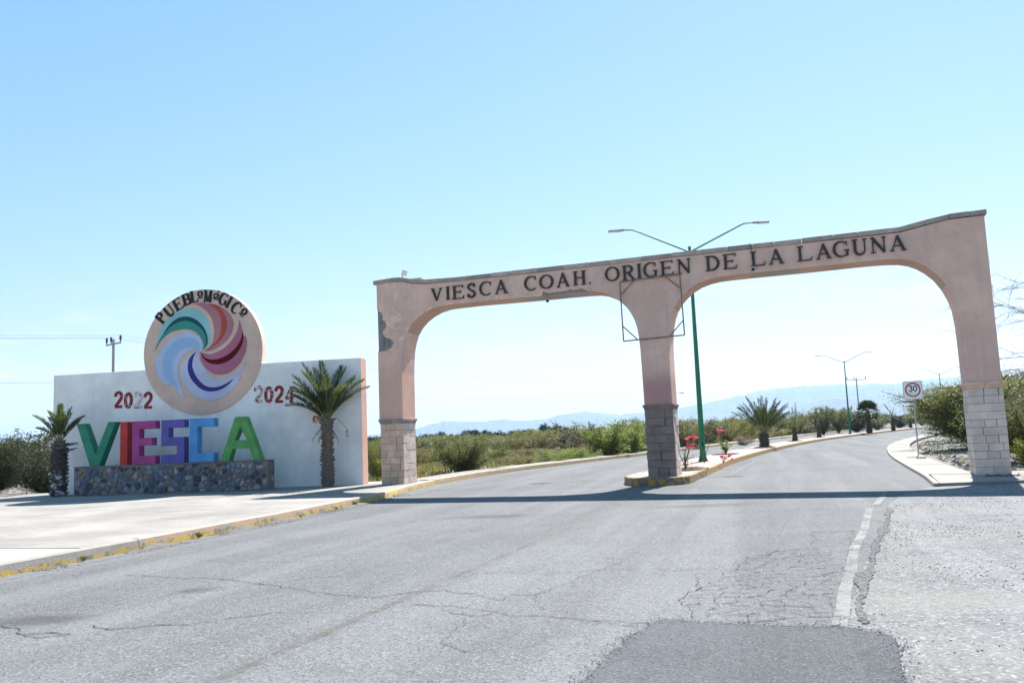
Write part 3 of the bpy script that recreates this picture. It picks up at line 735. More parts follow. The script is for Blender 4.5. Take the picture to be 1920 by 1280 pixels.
inner = [tuple(p) for p in offset(resample(mr2, .25), .143)] + [tuple(p) for p in offset(resample(MRs, .4), .143)[1:]]
innl = [tuple(p) for p in offset(ml, -.143)]
MB().prism(inner + innl[::-1], -.05, MH - .012, 'z').build('paving', M['median_top'], median)
# right sidewalk
walkR = empty('sidewalk', (0, 0, 0), kind='structure')
WRp = resample([tuple(p) for p in WROs if p[1] > 24.0], 1.0)
kerb(resample(WROs, .4)[::-1], .14, .085, walkR, lambda p: M['kerb_plain'], lambda y: 3 + (y - 20) * .15, 8, lean=.02)
slabs(offset(WRp, -.145), offset(WRp, -1.25), 3, -.09, .082, M['concrete_walk'], walkR, seed=6)
MB().prism([(10.15, 20.6), (12.35, 20.52), (12.62, 24.1), (12.4, 24.15), (11.58, 24.0)], -.09, .078, 'z').build('slab', M['concrete_walk'], walkR)
MB().prism([(12.365, 20.52), (16.6, 20.35), (17.2, 24.3), (12.635, 24.1)], -.09, .074, 'z').build('slab', M['concrete_walk'], walkR)

# ------------------------------------------------------------------ stroke lettering
def glyph(ch):
    """list of (points, widths) in a 0..1 box; T thick, t thin relative to height"""
    T, t = .17, .075
    arc = lambda cx, cy, rx_, ry_, a0, a1, n=14: [(cx + rx_ * math.cos(RAD(a0 + (a1 - a0) * i / n)), cy + ry_ * math.sin(RAD(a0 + (a1 - a0) * i / n))) for i in range(n + 1)]
    aw = lambda pts, cx, rx_: [t + (T - t) * min(1, abs(p[0] - cx) / (rx_ or 1)) ** 1.5 for p in pts]
    S = lambda x0, x1, y: ([(x0, y), (x1, y)], [.055, .055])
    if ch == 'V': return [([(.14, 1), (.5, .02)], [T, T * .9]), ([(.88, 1), (.5, .02)], [t, t]), S(0, .3, .975), S(.74, 1, .975)]
    if ch == 'I': return [([(.5, 0), (.5, 1)], [T, T]), S(.0, 1, .975), S(.0, 1, .025)]
    if ch == 'E': return [([(.2, 0), (.2, 1)], [T, T]), ([(.0, .97), (.95, .97)], [.06, .06]), ([(.95, 1), (.9, .8)], [.06, .03]), ([(.2, .52), (.72, .52)], [t, t]), ([(.72, .62), (.72, .42)], [.04, .04]), ([(0, .03), (.95, .03)], [.06, .06]), ([(.93, 0), (1., .24)], [.07, .03])]
    if ch == 'F': return glyph('E')[:5]
    if ch == 'S': return [(cr([(.84, .76), (.74, .93), (.5, .98), (.24, .9), (.16, .73), (.32, .58), (.62, .46), (.84, .3), (.8, .12), (.52, .02), (.24, .07), (.12, .24)], 3), .15), ([(.86, .98), (.86, .74)], [.05, .05]), ([(.1, .28), (.1, .02)], [.05, .05])]
    if ch == 'C': p = arc(.55, .5, .48, .49, 48, 312, 18); return [(p, [t + (T - t) * max(0, (.55 - q[0]) / .48) for q in p]), ([(.9, .99), (.9, .72)], [.055, .045])]
    if ch == 'G': p = arc(.5, .5, .48, .49, 50, 325, 18); return [(p, [t + (T - t) * max(0, (.5 - q[0]) / .48) for q in p]), ([(.86, .99), (.86, .72)], [.055, .045]), ([(.88, .05), (.88, .44)], [T * .8, T * .8]), S(.68, 1.02, .42)]
    if ch == 'O' or ch == '0': p = arc(.5, .5, .44, .47, 0, 360, 26)[:-1]; return [(p, aw(p, .5, .44), True)]
    if ch == 'A': return [([(.5, 1), (.12, .02)], [t, t]), ([(.48, 1), (.86, .02)], [T, T]), ([(.24, .34), (.74, .34)], [.06, .06]), S(0, .26, .025), S(.7, 1.02, .025)]
    if ch == 'H': return [([(.17, 0), (.17, 1)], [T, T]), ([(.83, 0), (.83, 1)], [T, T]), ([(.17, .52), (.83, .52)], [.07, .07]), S(0, .34, .975), S(.66, 1, .975), S(0, .34, .025), S(.66, 1, .025)]
    if ch in 'RPB':
        o = [([(.2, 0), (.2, 1)], [T, T]), S(0, .4, .975), S(0, .4, .025)]
        b1 = [(.2, .96), (.5, .96)] + arc(.5, .73, .3, .23, 80, -80, 9) + [(.5, .5), (.2, .5)]; o.append((b1, [t + (T - t) * max(0, (q[0] - .5) / .3) for q in b1]))
        if ch == 'R': o += [([(.5, .5), (.88, .02)], [T * .9, T * .9]), S(.8, 1.02, .025)]
        if ch == 'B': b2 = [(.2, .5), (.52, .5)] + arc(.52, .27, .36, .23, 80, -80, 9) + [(.5, .04), (.2, .04)]; o.append((b2, [t + (T - t) * max(0, (q[0] - .5) / .36) for q in b2]))
        return o
    if ch == 'N': return [([(.15, 0), (.15, .97)], [t, t]), ([(.12, 1), (.87, .02)], [T, T]), ([(.87, .02), (.87, 1)], [t, t]), S(0, .26, .975), S(0, .32, .025), S(.72, 1.02, .975)]
    if ch == 'M': return [([(.16, 0), (.16, .98)], [t, t]), ([(.16, 1), (.5, .05)], [T, T * .8]), ([(.5, .05), (.84, 1)], [t, t]), ([(.84, 0), (.84, .98)], [T, T]), S(0, .3, .025), S(.68, 1, .025), S(0, .26, .975), S(.74, 1, .975)]
    if ch == 'D': b = [(.2, .96), (.4, .96)] + arc(.4, .5, .52, .46, 80, -80, 12) + [(.4, .04), (.2, .04)]; return [([(.2, 0), (.2, 1)], [T, T]), (b, [t + (T - t) * max(0, (q[0] - .4) / .52) for q in b]), S(0, .3, .975), S(0, .3, .025)]
    if ch == 'L': return [([(.2, 0), (.2, 1)], [T, T]), S(0, .42, .975), ([(0, .03), (.9, .03)], [.06, .07]), ([(.88, 0), (1., .26)], [.08, .03])]
    if ch == 'U': p = [(.2, 1), (.2, .35)] + arc(.52, .34, .32, .32, 180, 360, 12) + [(.84, .35), (.84, 1)]; return [(p, [T + (t - T) * (q[0] - .2) / .64 for q in p]), S(0, .4, .975), S(.7, 1, .975)]
    if ch == '.': return [([(.1, .5), (.9, .5)], [.08, .08])]
    if ch == 'o': p = arc(.5, .62, .34, .36, 0, 360, 18)[:-1]; return [(p, [.1 + .1 * abs(q[0] - .5) / .34 for q in p], True), (cr([(.05, .02), (.3, .1), (.6, .02), (.98, .12)], 3), .09)]
    if ch == 'a': p = arc(.42, .5, .3, .26, 0, 360, 18)[:-1]; return [(p, .13, True), ([(.78, .2), (.78, .84)], [.17, .17]), ([(.5, .96), (.85, 1.25)], [.07, .14]), (cr([(.02, .06), (.3, .12), (.65, .02), (1., .14)], 3), .09)]
    if ch == '2': return [(cr([(.14, .72), (.22, .9), (.5, .98), (.78, .88), (.82, .68), (.66, .48), (.34, .26), (.16, .08)], 3), .2), ([(.08, .085), (.92, .085)], [.17, .17])]
    if ch == 'z0': p = arc(.5, .5, .34, .42, 0, 360, 22)[:-1]; return [(p, .2, True)]
    if ch == '4': return [([(.68, 0), (.68, 1)], [.2, .2]), ([(.66, .95), (.1, .32)], [.12, .12]), ([(.04, .3), (.96, .3)], [.15, .15])]
    if ch == '3': return [(cr([(.14, .78), (.3, .94), (.6, .95), (.8, .76), (.66, .56), (.42, .52)], 3), .15), (cr([(.42, .52), (.7, .48), (.86, .28), (.66, .07), (.36, .05), (.12, .2)], 3), .15)]
    if ch == 'O3': p = arc(.5, .5, .36, .43, 0, 360, 22)[:-1]; return [(p, .15, True)]
    if ch == 'k': return [([(.15, 0), (.15, 1)], [.14, .14]), ([(.15, .3), (.75, .65)], [.12, .12]), ([(.4, .42), (.8, 0)], [.13, .13])]
    if ch == 'm': return [([(.1, 0), (.1, .65)], [.13, .13]), ([(.1, .6), (.5, .62), (.5, 0)], [.12, .12, .13]), ([(.5, .6), (.9, .62), (.9, 0)], [.12, .12, .13])]
    if ch == '/': return [([(.2, -.1), (.8, 1.05)], [.1, .1])]
    if ch == 'h': return [([(.15, 0), (.15, 1)], [.14, .14]), ([(.15, .58), (.7, .6), (.75, 0)], [.12, .12, .14])]
    return []
def letter_mb(ch, x0, x1, z0, z1, ya, yb, weight=1.):
    """front at ya (towards the viewer, -y), back at yb; each stroke's face is a hair proud of the last"""
    mb = MB(); H = z1 - z0
    for i, s in enumerate(glyph(ch)):
        pts = [(x0 + p[0] * (x1 - x0), z0 + p[1] * H) for p in s[0]]
        wd = s[1]; wd = [q * H * weight for q in wd] if isinstance(wd, (list, tuple)) else wd * H * weight
        mb.ribbon(pts, wd, ya - i * .0011, yb + i * .0003, closed=(len(s) > 2))
    return mb

# ------------------------------------------------------------------ gateway arch
TH = -.3356; AX, AY = -4.6101, 28.9759; DEP = .976
arch = empty('gateway_arch', (AX, AY, 0), TH, label='long pink plastered gateway with two rounded openings spanning the road', cat='gateway')
zL, zM, zR = 2.36, 2.40, 2.56
opL = [(.86, 3.9), (.885, 4.4), (.92, 4.72), (.99, 5.0), (1.09, 5.27), (1.25, 5.51), (1.48, 5.72), (1.73, 5.88), (2.02, 6.0), (2.36, 6.07), (2.82, 6.09), (3.57, 6.10), (4.46, 6.09), (5.3, 6.085), (5.95, 6.08), (6.6, 6.085), (7.3, 6.08), (7.74, 6.06), (7.96, 6.01), (8.16, 5.92), (8.36, 5.80), (8.56, 5.63), (8.72, 5.46), (8.84, 5.27), (8.94, 5.05), (9.01, 4.8), (9.05, 4.5), (9.07, 4.15), (9.08, 3.7)]
opR = [(9.95, 3.9), (9.96, 4.3), (9.98, 4.56), (10.02, 4.82), (10.08, 5.07), (10.18, 5.31), (10.32, 5.53), (10.51, 5.72), (10.72, 5.88), (10.96, 6.01), (11.23, 6.09), (11.54, 6.14), (11.91, 6.15), (12.51, 6.16), (13.23, 6.16), (13.91, 6.16), (14.93, 6.17), (15.6, 6.18), (16.26, 6.17), (16.62, 6.14), (16.88, 6.07), (17.1, 5.96), (17.3, 5.81), (17.52, 5.58), (17.70, 5.29), (17.83, 4.97), (17.91, 4.66), (17.95, 4.24), (17.965, 3.83)]
zb = .0
top = [(18.80, 7.13), (17.92, 7.12), (17.3, 7.02), (16.66, 6.90), (13.4, 6.89), (9.9, 6.88), (5.3, 6.86), (3.0, 6.86), (1.79, 6.88), (1.36, 6.94), (.92, 7.05), (.5, 7.08), (-.03, 7.06)]
core = [(-.0, zL - .02), (.85, zL - .02)] + opL + [(9.10, zM - .02), (9.95, zM - .02)] + opR + [(17.98, zR - .02), (18.81, zR - .02)] + top
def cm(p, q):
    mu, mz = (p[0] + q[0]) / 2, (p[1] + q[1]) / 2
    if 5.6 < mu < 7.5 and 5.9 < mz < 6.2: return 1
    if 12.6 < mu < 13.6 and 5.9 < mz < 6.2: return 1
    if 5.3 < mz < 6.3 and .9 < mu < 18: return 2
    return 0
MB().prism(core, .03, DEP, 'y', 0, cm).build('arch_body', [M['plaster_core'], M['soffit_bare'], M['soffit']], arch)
o = bpy.data.objects['arch_body']
# back and side faces are plastered, only the front of the core is bare
me = o.data; me.materials.append(M['plaster'])
for p in me.polygons:
    c = p.center
    if abs(p.normal.y) > .5: p.material_index = 0 if c.y < .5 else 3
    elif p.material_index == 0: p.material_index = 3
# front plaster skin with the fallen patches left out
dam = [(-.03, 6.13), (.1, 6.07), (.18, 5.95), (.17, 5.78), (.27, 5.71), (.32, 5.59), (.28, 5.49), (.18, 5.41), (.18, 5.28), (.28, 5.16), (.49, 5.08), (.58, 4.98), (.5, 4.8), (.27, 4.7), (.08, 4.7), (-.03, 4.69)]
dj = []
r = random.Random(9)
for i in range(len(dam) - 1):
    a, b = dam[i], dam[i + 1]
    for t in (0, .33, .66): dj.append((a[0] + (b[0] - a[0]) * t + (r.uniform(-.012, .012) if i and i < len(dam) - 2 else 0), a[1] + (b[1] - a[1]) * t + r.uniform(-.012, .012)))
dj[0] = (-.035, 6.13); dj.append((-.035, 4.69))
nick = [(5.95, 6.08), (6.0, 6.13), (6.02, 6.23), (6.12, 6.17), (6.25, 6.15), (6.5, 6.16), (6.8, 6.17), (6.92, 6.22), (7.05, 6.17), (7.2, 6.19), (7.3, 6.2), (7.4, 6.15), (7.5, 6.09)]
opL2 = [p for p in opL if p[0] <= 5.9] + nick + [p for p in opL if p[0] > 7.55]
skin = [(-.035, zL - .02), (.85, zL - .02)] + opL2 + [(9.10, zM - .02), (9.95, zM - .02)] + opR + [(17.98, zR - .02), (18.81, zR - .02)] + top[:-1] + [(-.035, 7.06)] + dj
MB().prism(skin, 0, .0295, 'y').build('plaster_face', M['plaster'], arch, bevel=.006)
# coping stones
cop = [(-.15, 7.18), (.52, 7.215), (.92, 7.195), (1.36, 7.09), (1.79, 7.03), (3.0, 7.0), (5.35, 7.0), (9.9, 7.02), (13.4, 7.03), (14.8, 7.04), (16.66, 7.06), (17.3, 7.18), (17.92, 7.27), (18.87, 7.29)]
cu = np.array(cop); r = random.Random(21); u = -.15
def ztop(x): return float(np.interp(x, cu[:, 0], cu[:, 1]))
brk = [-.15, .52, 1.18, 1.77, 2.44, 3.35, 4.25]
while brk[-1] < 17.2: brk.append(brk[-1] + r.uniform(.62, 1.05))
brk = [b for b in brk if b < 17.0] + [17.3, 17.92, 18.45, 18.87]
for a, b in zip(brk[:-1], brk[1:]):
    g_ = .006; pv = r.uniform(-.008, .008); dz = r.uniform(-.007, .007)
    xs = [a + g_] + [x for x in cu[:, 0] if a + .05 < x < b - .05] + [b - g_]
    poly = [(x, ztop(x) + dz) for x in xs] + [(x, ztop(x) - .135 + dz) for x in xs[::-1]]
    MB().prism(poly, -.045 + pv, DEP + .045 + pv, 'y').build('coping_stone', M['coping'], arch, bevel=.012)
# stone cladding of the three piers
def pier(u0, u1, z0, zt, ncourse, mat, mort, ledge_mat, seed, proud=.018, sunlit_side=None):
    r = random.Random(seed)
    MB().box(u0 + .03, u1 - .03, .03, DEP - .03, 0, zt).build('pier_core', mort, arch)
    h = (zt - .16 - z0) / ncourse
    for c in range(ncourse):
        za = z0 + c * h + .003 + r.uniform(0, .003); zc = z0 + (c + 1) * h - .003 - r.uniform(0, .004)
        for side in range(4):
            if side in (0, 2): lo, hi = u0, u1
            else: lo, hi = 0., DEP
            W_ = hi - lo
            f = [(.0, .38, .72, 1.), (.0, .24, .62, 1.), (.0, .5, 1.), (.0, .3, 1.), (.0, .7, 1.), (0., .42, .85, 1.)][r.randrange(6)] if side in (0, 2) else [(.0, .45, 1.), (.0, .25, .72, 1.)][c % 2]
            for a, b in zip(f[:-1], f[1:]):
                a = a + (r.uniform(-.03, .03) if 0 < a < 1 else 0)
                p0 = lo + a * W_ + (.004 if a > 0 else (0 if side in (0, 2) else .034)); p1 = lo + b * W_ - (.004 if b < 1 else (0 if side in (0, 2) else .034))
                d = r.uniform(-.003, .006) + (r.choice([0, .012, .02]) if proud > .02 else 0)
                mb = MB()
                mtt = (sunlit_side if (sunlit_side and side == 1) else mat)  # sun-facing side takes a paler stone, so the sunlight is in its colour
                if side == 0: mb.box(p0, p1, -d, .034, za, zc)
                elif side == 2: mb.box(p0, p1, DEP - .034, DEP + d, za, zc)
                elif side == 1: mb.box(u1 - .034, u1 + d, p0, p1, za, zc)
                else: mb.box(u0 - d, u0 + .034, p0, p1, za, zc)
                mb.build('stone_block', mtt, arch, bevel=.006)
    # moulded ledge: stepped band in pieces
    zl = zt - .16
    for (a, b) in [(0, .5), (.5, 1.)]:
        for side in range(4):
            mb = MB(); e = .05
            for (q0, q1, ex) in [(zl, zl + .05, .018), (zl + .05, zl + .09, .035), (zl + .09, zt - .0, .055)]:
                x0, x1 = (u0 - ex, u1 + ex); y0, y1 = -ex, DEP + ex
                if side == 0: mb.box(x0 + (x1 - x0) * a + (.003 if a else 0), x0 + (x1 - x0) * b - (.003 if b < 1 else 0), y0, .03, q0, q1)
                elif side == 2: mb.box(x0 + (x1 - x0) * a + (.003 if a else 0), x0 + (x1 - x0) * b - (.003 if b < 1 else 0), DEP - .03, y1, q0, q1)
                elif side == 1: mb.box(u1 - .03, x1 - .001, .0305 + (y1 - .06) * a * .95, .0305 + (DEP - .061) * b - (.004 if b < 1 else 0), q0, q1)
                else: mb.box(x0 + .001, u0 + .03, .0305 + (DEP - .061) * a, .0305 + (DEP - .061) * b - (.004 if b < 1 else 0), q0, q1)
            mb.build('ledge_stone', ledge_mat, arch, bevel=.008)
pier(0., .85, .16, zL, 9, M['cantera'], M['mortar'], M['coping'], 1, sunlit_side=M['cantera_light'])
pier(9.1, 9.95, .21, zM, 8, M['cantera_grey'], M['mortar_dark'], M['cantera_grey'], 2, proud=.03, sunlit_side=M['cantera_light'])
pier(17.98, 18.82, .07, zR, 11, M['cantera_light'], M['mortar'], M['cantera'], 3)
# ---- iron letters
LT = [('V', 2.05, 2.47, 6.68, 6.26), ('I', 2.6, 2.74, 6.7, 6.26), ('E', 2.83, 3.25, 6.7, 6.25), ('S', 3.37, 3.69, 6.72, 6.26), ('C', 3.82, 4.25, 6.73, 6.28), ('A', 4.36, 4.81, 6.73, 6.28), ('C', 5.4, 5.82, 6.75, 6.3), ('O', 5.92, 6.38, 6.75, 6.3), ('A', 6.49, 6.92, 6.75, 6.3), ('H', 7.05, 7.46, 6.76, 6.31), ('.', 7.56, 7.62, 6.6, 6.08), ('O', 8.10, 8.55, 6.78, 6.33), ('R', 8.64, 9.03, 6.78, 6.32), ('I', 9.11, 9.25, 6.79, 6.34), ('G', 9.34, 9.74, 6.79, 6.34), ('E', 9.84, 10.24, 6.79, 6.34), ('N', 10.36, 10.76, 6.79, 6.34), ('D', 11.21, 11.63, 6.8, 6.34), ('E', 11.73, 12.13, 6.8, 6.34), ('L', 12.54, 12.96, 6.79, 6.35), ('A', 13.06, 13.48, 6.79, 6.35), ('L', 13.86, 14.28, 6.8, 6.36), ('A', 14.38, 14.8, 6.8, 6.36), ('G', 14.87, 15.28, 6.82, 6.37), ('U', 15.36, 15.77, 6.83, 6.37), ('N', 15.86, 16.27, 6.83, 6.38), ('A', 16.36, 16.78, 6.82, 6.38)]
for ch, a, b, zt, zo in LT:
    letter_mb(ch, a, b, zo, zt, -.055, -.003, 1.).build('letter', M['iron'], arch)
# ---- empty steel sign frame round the middle pier
fr = empty('sign_frame', (AX, AY, 0), TH, label='empty rusty steel banner frame hung across the middle pier of the gateway', cat='frame')
y_ = -.075
def bar(a, b, nm='bar', rr=.021):
    MB().tube([(a[0], y_, a[1]), (b[0], y_, b[1])], rr, 4).build(nm, M['rust'], fr)
bar((8.56, 6.27), (10.43, 6.33)); bar((8.56, 6.27), (8.58, 4.40)); bar((10.43, 6.33), (10.46, 4.45)); bar((8.58, 4.40), (10.46, 4.45))
for a, b in [((9.02, 6.28), (8.57, 5.86)), ((9.97, 6.31), (10.44, 5.88)), ((8.58, 4.87), (9.03, 4.41)), ((10.45, 4.9), (10.0, 4.44))]: bar(a, b, 'brace', .018)
# ---- cameras and spotlight on the gateway
def dome(name, lu, lz, label, yv=-.12):
    e = empty(name, (AX + lu * math.cos(TH) - yv * math.sin(TH) * 1, AY + lu * math.sin(TH) + yv * math.cos(TH), lz), TH, label=label, cat='camera')
    mb = MB(); mb.tube([(0, -.02, .0), (0, .06, .02), (0, .12, .03)], [.045, .05, .03], 8); mb.build('housing', M['white_plastic'], e)
    MB().tube([(0, -.03, -.03), (0, -.05, -.035), (0, -.062, -.037)], [.05, .046, .02], 10).build('lens', M['black'], e)
    MB().tube([(0, .12, .03), (0, .12, -.05)], .012, 5).build('bracket', M['galv'], e)
    return e
d1 = dome('security_camera', 12.6, 6.27, 'white security camera fixed to the gateway just below the L of LA')
MB().tube([(0, .07, .05), (.03, .07, .12), (-.02, .068, .3), (-.01, .068, .6), (-.06, .05, .79)], .007, 4).build('cable', M['black'], d1)
d2 = dome('security_camera', 6.05, 5.98, 'small white camera hanging under the beam below the word COAH', .35)
MB().tube([(0, .1, .0), (.0, .1, .12)], .012, 5).build('stem', M['galv'], d2)
def at_arch(u, v, z): return (AX + u * math.cos(TH) - v * math.sin(TH), AY + u * math.sin(TH) + v * math.cos(TH), z)
sp = empty('floodlight', at_arch(.80, .35, 7.2), TH, label='small white floodlight on a short stalk on top of the gateway left end', cat='light')
MB().tube([(0, 0, 0), (0, 0, .2)], .018, 6).build('stalk', M['galv'], sp)
MB().box(-.1, .1, -.03, .03, -.11, .11).build('lamp_head', M['white_plastic'], sp, bevel=.02, loc=(.1, -.02, .22), rot=(RAD(15), RAD(20), RAD(20)))
MB().box(-.22, .22, .1, .5, 0, .09).build('mortar_block', M['mortar'], None, bevel=.02, loc=at_arch(1.32, .2, 7.1), rot=(0, 0, TH), label='pale loose mortar block lying on the coping beside the floodlight', cat='block')

# ------------------------------------------------------------------ VIESCA wall with emblem
TW = RAD(-7.5); WX, WY = -5.35, 29.55
wall = empty('monument_wall', (WX, WY, 0), TW, label='white roadside wall with pink end and round emblem rising above it', cat='wall')
mb = MB().box(-11.73, 0, 0, .62, 0, 4.52)
o = mb.build('wall_body', [M['wall_white'], M['wall_pink']], wall, bevel=.012)
for p in o.data.polygons:
    if abs(p.normal.x) > .5: p.material_index = 1
for v in o.data.vertices:
    if v.co.z > 4 and v.co.x > -1: v.co.z = 4.57
MB().box(-11.74, .01, -.01, .63, 4.5, 4.51).v
DC, DZ, DR = -5.88, 5.09, 2.275
n = 96; circ = [(DC + DR * math.cos(2 * math.pi * i / n), DZ + DR * math.sin(2 * math.pi * i / n)) for i in range(n)]
MB().prism(circ, -.04, .27, 'y').build('emblem_disc', M['disc'], wall, bevel=.01)
def dp(c): x = (c[0] - 606) / 545 * 2.27; return (DC + x, DZ + (636 - c[1]) / 579 * 2.285 - .05 * x)
def mpaint(name, c, v=.1): return m_plaster(name, c, stain=tuple(min(1, x * .8 + .04) for x in c), amount=v, bump=.15)
PET = [
 ('aqua swirl', (.27, .53, .55), [(183, 552), (195, 500), (225, 420), (270, 345), (330, 285), (400, 248), (480, 233), (550, 243), (610, 280), (650, 335), (675, 400), (682, 460), (678, 520), (660, 570), (625, 615)], [(612, 612), (618, 570), (600, 520), (560, 470), (510, 440), (450, 430), (390, 435), (320, 455), (260, 495), (215, 535)]),
 ('dark teal swirl', (.012, .085, .10), [(232, 487), (270, 425), (320, 365), (380, 325), (440, 310), (500, 318), (560, 350), (610, 400), (640, 455), (655, 520), (650, 570), (622, 612)], [(640, 560), (638, 510), (620, 460), (580, 410), (530, 375), (480, 355), (430, 352), (370, 368), (310, 405), (262, 455)]),
 ('green swirl', (.06, .27, .235), [(165, 635), (180, 580), (205, 530), (235, 482), (262, 455), (310, 405), (370, 368), (430, 352), (480, 355), (530, 375), (580, 410), (620, 460), (638, 510), (640, 560), (622, 612)], [(612, 612), (618, 570), (600, 520), (560, 470), (510, 440), (450, 430), (390, 435), (320, 455), (260, 495), (210, 550)]),
 ('dusty pink swirl', (.42, .195, .215), [(520, 192), (560, 185), (620, 186), (665, 195), (720, 200), (780, 225), (840, 270), (880, 330), (893, 390), (880, 450), (850, 510), (800, 565), (740, 605), (680, 630), (620, 632)], [(665, 600), (700, 550), (712, 480), (710, 410), (690, 330), (650, 270), (600, 225), (560, 203)]),
 ('red swirl', (.42, .085, .06), [(660, 195), (715, 200), (770, 230), (810, 290), (832, 360), (828, 430), (800, 500), (760, 550), (700, 595), (625, 630)], [(690, 590), (730, 550), (765, 490), (778, 420), (778, 350), (760, 290), (725, 240), (690, 212)]),
 ('rose swirl', (.43, .15, .22), [(943, 345), (935, 410), (915, 470), (870, 540), (810, 600), (740, 640), (670, 660), (590, 642)], [(590, 700), (605, 740), (640, 790), (690, 830), (750, 847), (820, 840), (880, 810), (940, 755), (980, 690), (1005, 620), (1013, 550), (1003, 495), (985, 510), (975, 455), (960, 390)]),
 ('maroon swirl', (.115, .006, .014), [(975, 455), (960, 520), (920, 590), (860, 650), (790, 690), (720, 708), (660, 703), (620, 680), (592, 642)], [(610, 690), (650, 730), (700, 750), (760, 752), (830, 730), (890, 690), (940, 630), (975, 560), (985, 500)]),
 ('pale lavender swirl', (.50, .53, .68), [(553, 633), (580, 650), (582, 700), (605, 755), (650, 830), (700, 878), (750, 891), (820, 880), (890, 840), (950, 785), (1003, 725)], [(985, 780), (940, 835), (902, 875), (957, 850), (930, 920), (870, 990), (800, 1045), (720, 1073), (650, 1078), (570, 1060), (500, 1015), (440, 940), (412, 870), (405, 800), (425, 740), (470, 680)]),
 ('indigo swirl', (.045, .045, .22), [(552, 635), (510, 670), (480, 720), (472, 790), (490, 860), (530, 920), (590, 975), (660, 1000), (740, 995), (800, 970), (860, 925), (897, 880)], [(830, 925), (760, 955), (690, 962), (630, 945), (570, 890), (530, 820), (515, 760), (525, 690)]),
 ('icy blue swirl', (.47, .56, .74), [(605, 625), (610, 580), (600, 530), (570, 490), (520, 462), (460, 457), (390, 475), (320, 515), (260, 570), (205, 650), (178, 720), (180, 800), (200, 860), (240, 910), (300, 955)], [(300, 925), (330, 950), (370, 990), (410, 1035), (455, 1063), (420, 990), (390, 900), (380, 820), (385, 760), (405, 710), (440, 665), (490, 630), (540, 615), (580, 632)]),
 ('sky blue swirl', (.34, .50, .74), [(585, 622), (585, 580), (560, 540), (510, 510), (450, 507), (380, 530), (320, 570), (270, 640), (245, 710), (240, 780), (255, 850), (290, 900), (340, 940), (398, 1000)], [(370, 930), (340, 870), (325, 800), (335, 740), (360, 680), (400, 630), (460, 600), (520, 600), (560, 618)])]
for i, (nm, c, o1, o2) in enumerate(PET):
    a = cr([dp(q) for q in o1], 4)
    if nm in ('pale lavender swirl',): b = cr([dp(q) for q in o2[:3]], 3) + cr([dp(q) for q in o2[3:]], 4)
    elif nm == 'icy blue swirl': b = [dp(o2[0])] + cr([dp(q) for q in o2[1:5]], 3) + cr([dp(q) for q in o2[5:]], 4)
    elif nm == 'rose swirl': b = cr([dp(q) for q in o2[:12]], 4) + [dp(q) for q in o2[12:]]
    else: b = cr([dp(q) for q in o2], 4)
    MB().prism(a + b, -.0425 - .0018 * (i + 1), -.0401, 'y').build('swirl', mpaint(nm, c, .35 if 'blue' in nm or 'lav' in nm else .12), wall, label=nm + ' of the emblem')
# curved lettering on the emblem
TXT = [('P', 222, 318, .78, 1.0), ('U', 296, 256, .85, 1), ('E', 378, 196, .8, 1), ('B', 460, 150, .85, 1), ('L', 530, 125, .7, 1), ('o', 585, 110, .52, .62), ('M', 655, 125, .8, 1), ('a', 734, 122, .55, .66), ('G', 802, 153, .72, 1), ('I', 852, 182, .35, 1), ('C', 917, 235, .72, 1), ('o', 984, 278, .6, .68)]
for ch, cx, cy, wd, hh in TXT:
    x, z = dp((cx, cy)); ang = math.atan2(x - DC, z - DZ); H = .43 * hh; Wd = .43 * wd * (.92 if hh == 1 else .95)
    mb = letter_mb(ch, -Wd / 2, Wd / 2, -H / 2, H / 2, -.012, -.001, 1.55)
    mb.build('letter', M['sign_black'], wall, loc=(x, -.0405, z), rot=(0, ang, 0))
# year figures, red card peeling away
def m_peel(name, thr):
    k = N(name); f = k.noise(9, 6, .75)
    k.col(k.mix(k.ramp(f, thr - .015, thr + .015), (.27, .018, .025), (.66, .60, .585))); k.rough(.7); k.bump(k.ramp(f, thr - .02, thr + .02), .6, .01); return k.m
for txt, x0, z0, sl, th_ in [('2022', -9.31, 3.20, -.025, (.62, .565, .455, .63)), ('2024', -3.95, 3.15, -.02, (.495, .56, .63, .53))]:
    for i, ch in enumerate(txt):
        ch_ = 'z0' if ch == '0' else ch; xa = x0 + i * .385; mb = letter_mb(ch_, xa, xa + .345, z0 + sl * i, z0 + sl * i + .58, -.014, -.001, 1.)
        mb.build('numeral', m_peel('peeling red %s%d' % (txt, i), th_[i]), wall)
# ---- stone plinth
PX, PY = -8.3, 28.35
pl = empty('stone_plinth', (PX, PY, 0), TW, label='low rubble stone plinth carrying the coloured letters in front of the wall', cat='plinth')
PT_, PDp = 1.13, .56
M['mortar_plinth'] = m_concrete('brown plinth mortar', (.21, .18, .16))
MB().box(-7.0, .0, .02, PDp, .1, PT_).build('mortar_core', M['mortar_plinth'], pl, bevel=.02)
MB().box(-7.02, .02, .0, PDp + .02, PT_ + .0015, PT_ + .035).build('mortar_cap', M['mortar_plinth'], pl, bevel=.015)
tones = [m_stone('slate stone', (.105, .13, .18), False, .25, .7, (.05, .06, .085), .4), m_stone('blue grey stone', (.17, .195, .24), False, .2, .7, (.09, .10, .13), .4), m_stone('dark stone', (.065, .075, .10), False, .2, .7), m_stone('pale stone', (.38, .355, .35), False, .15, .7, (.24, .23, .24), .4), m_stone('brown stone', (.25, .20, .165), False, .2, .7), m_stone('grey stone', (.27, .275, .29), False, .2, .7)]
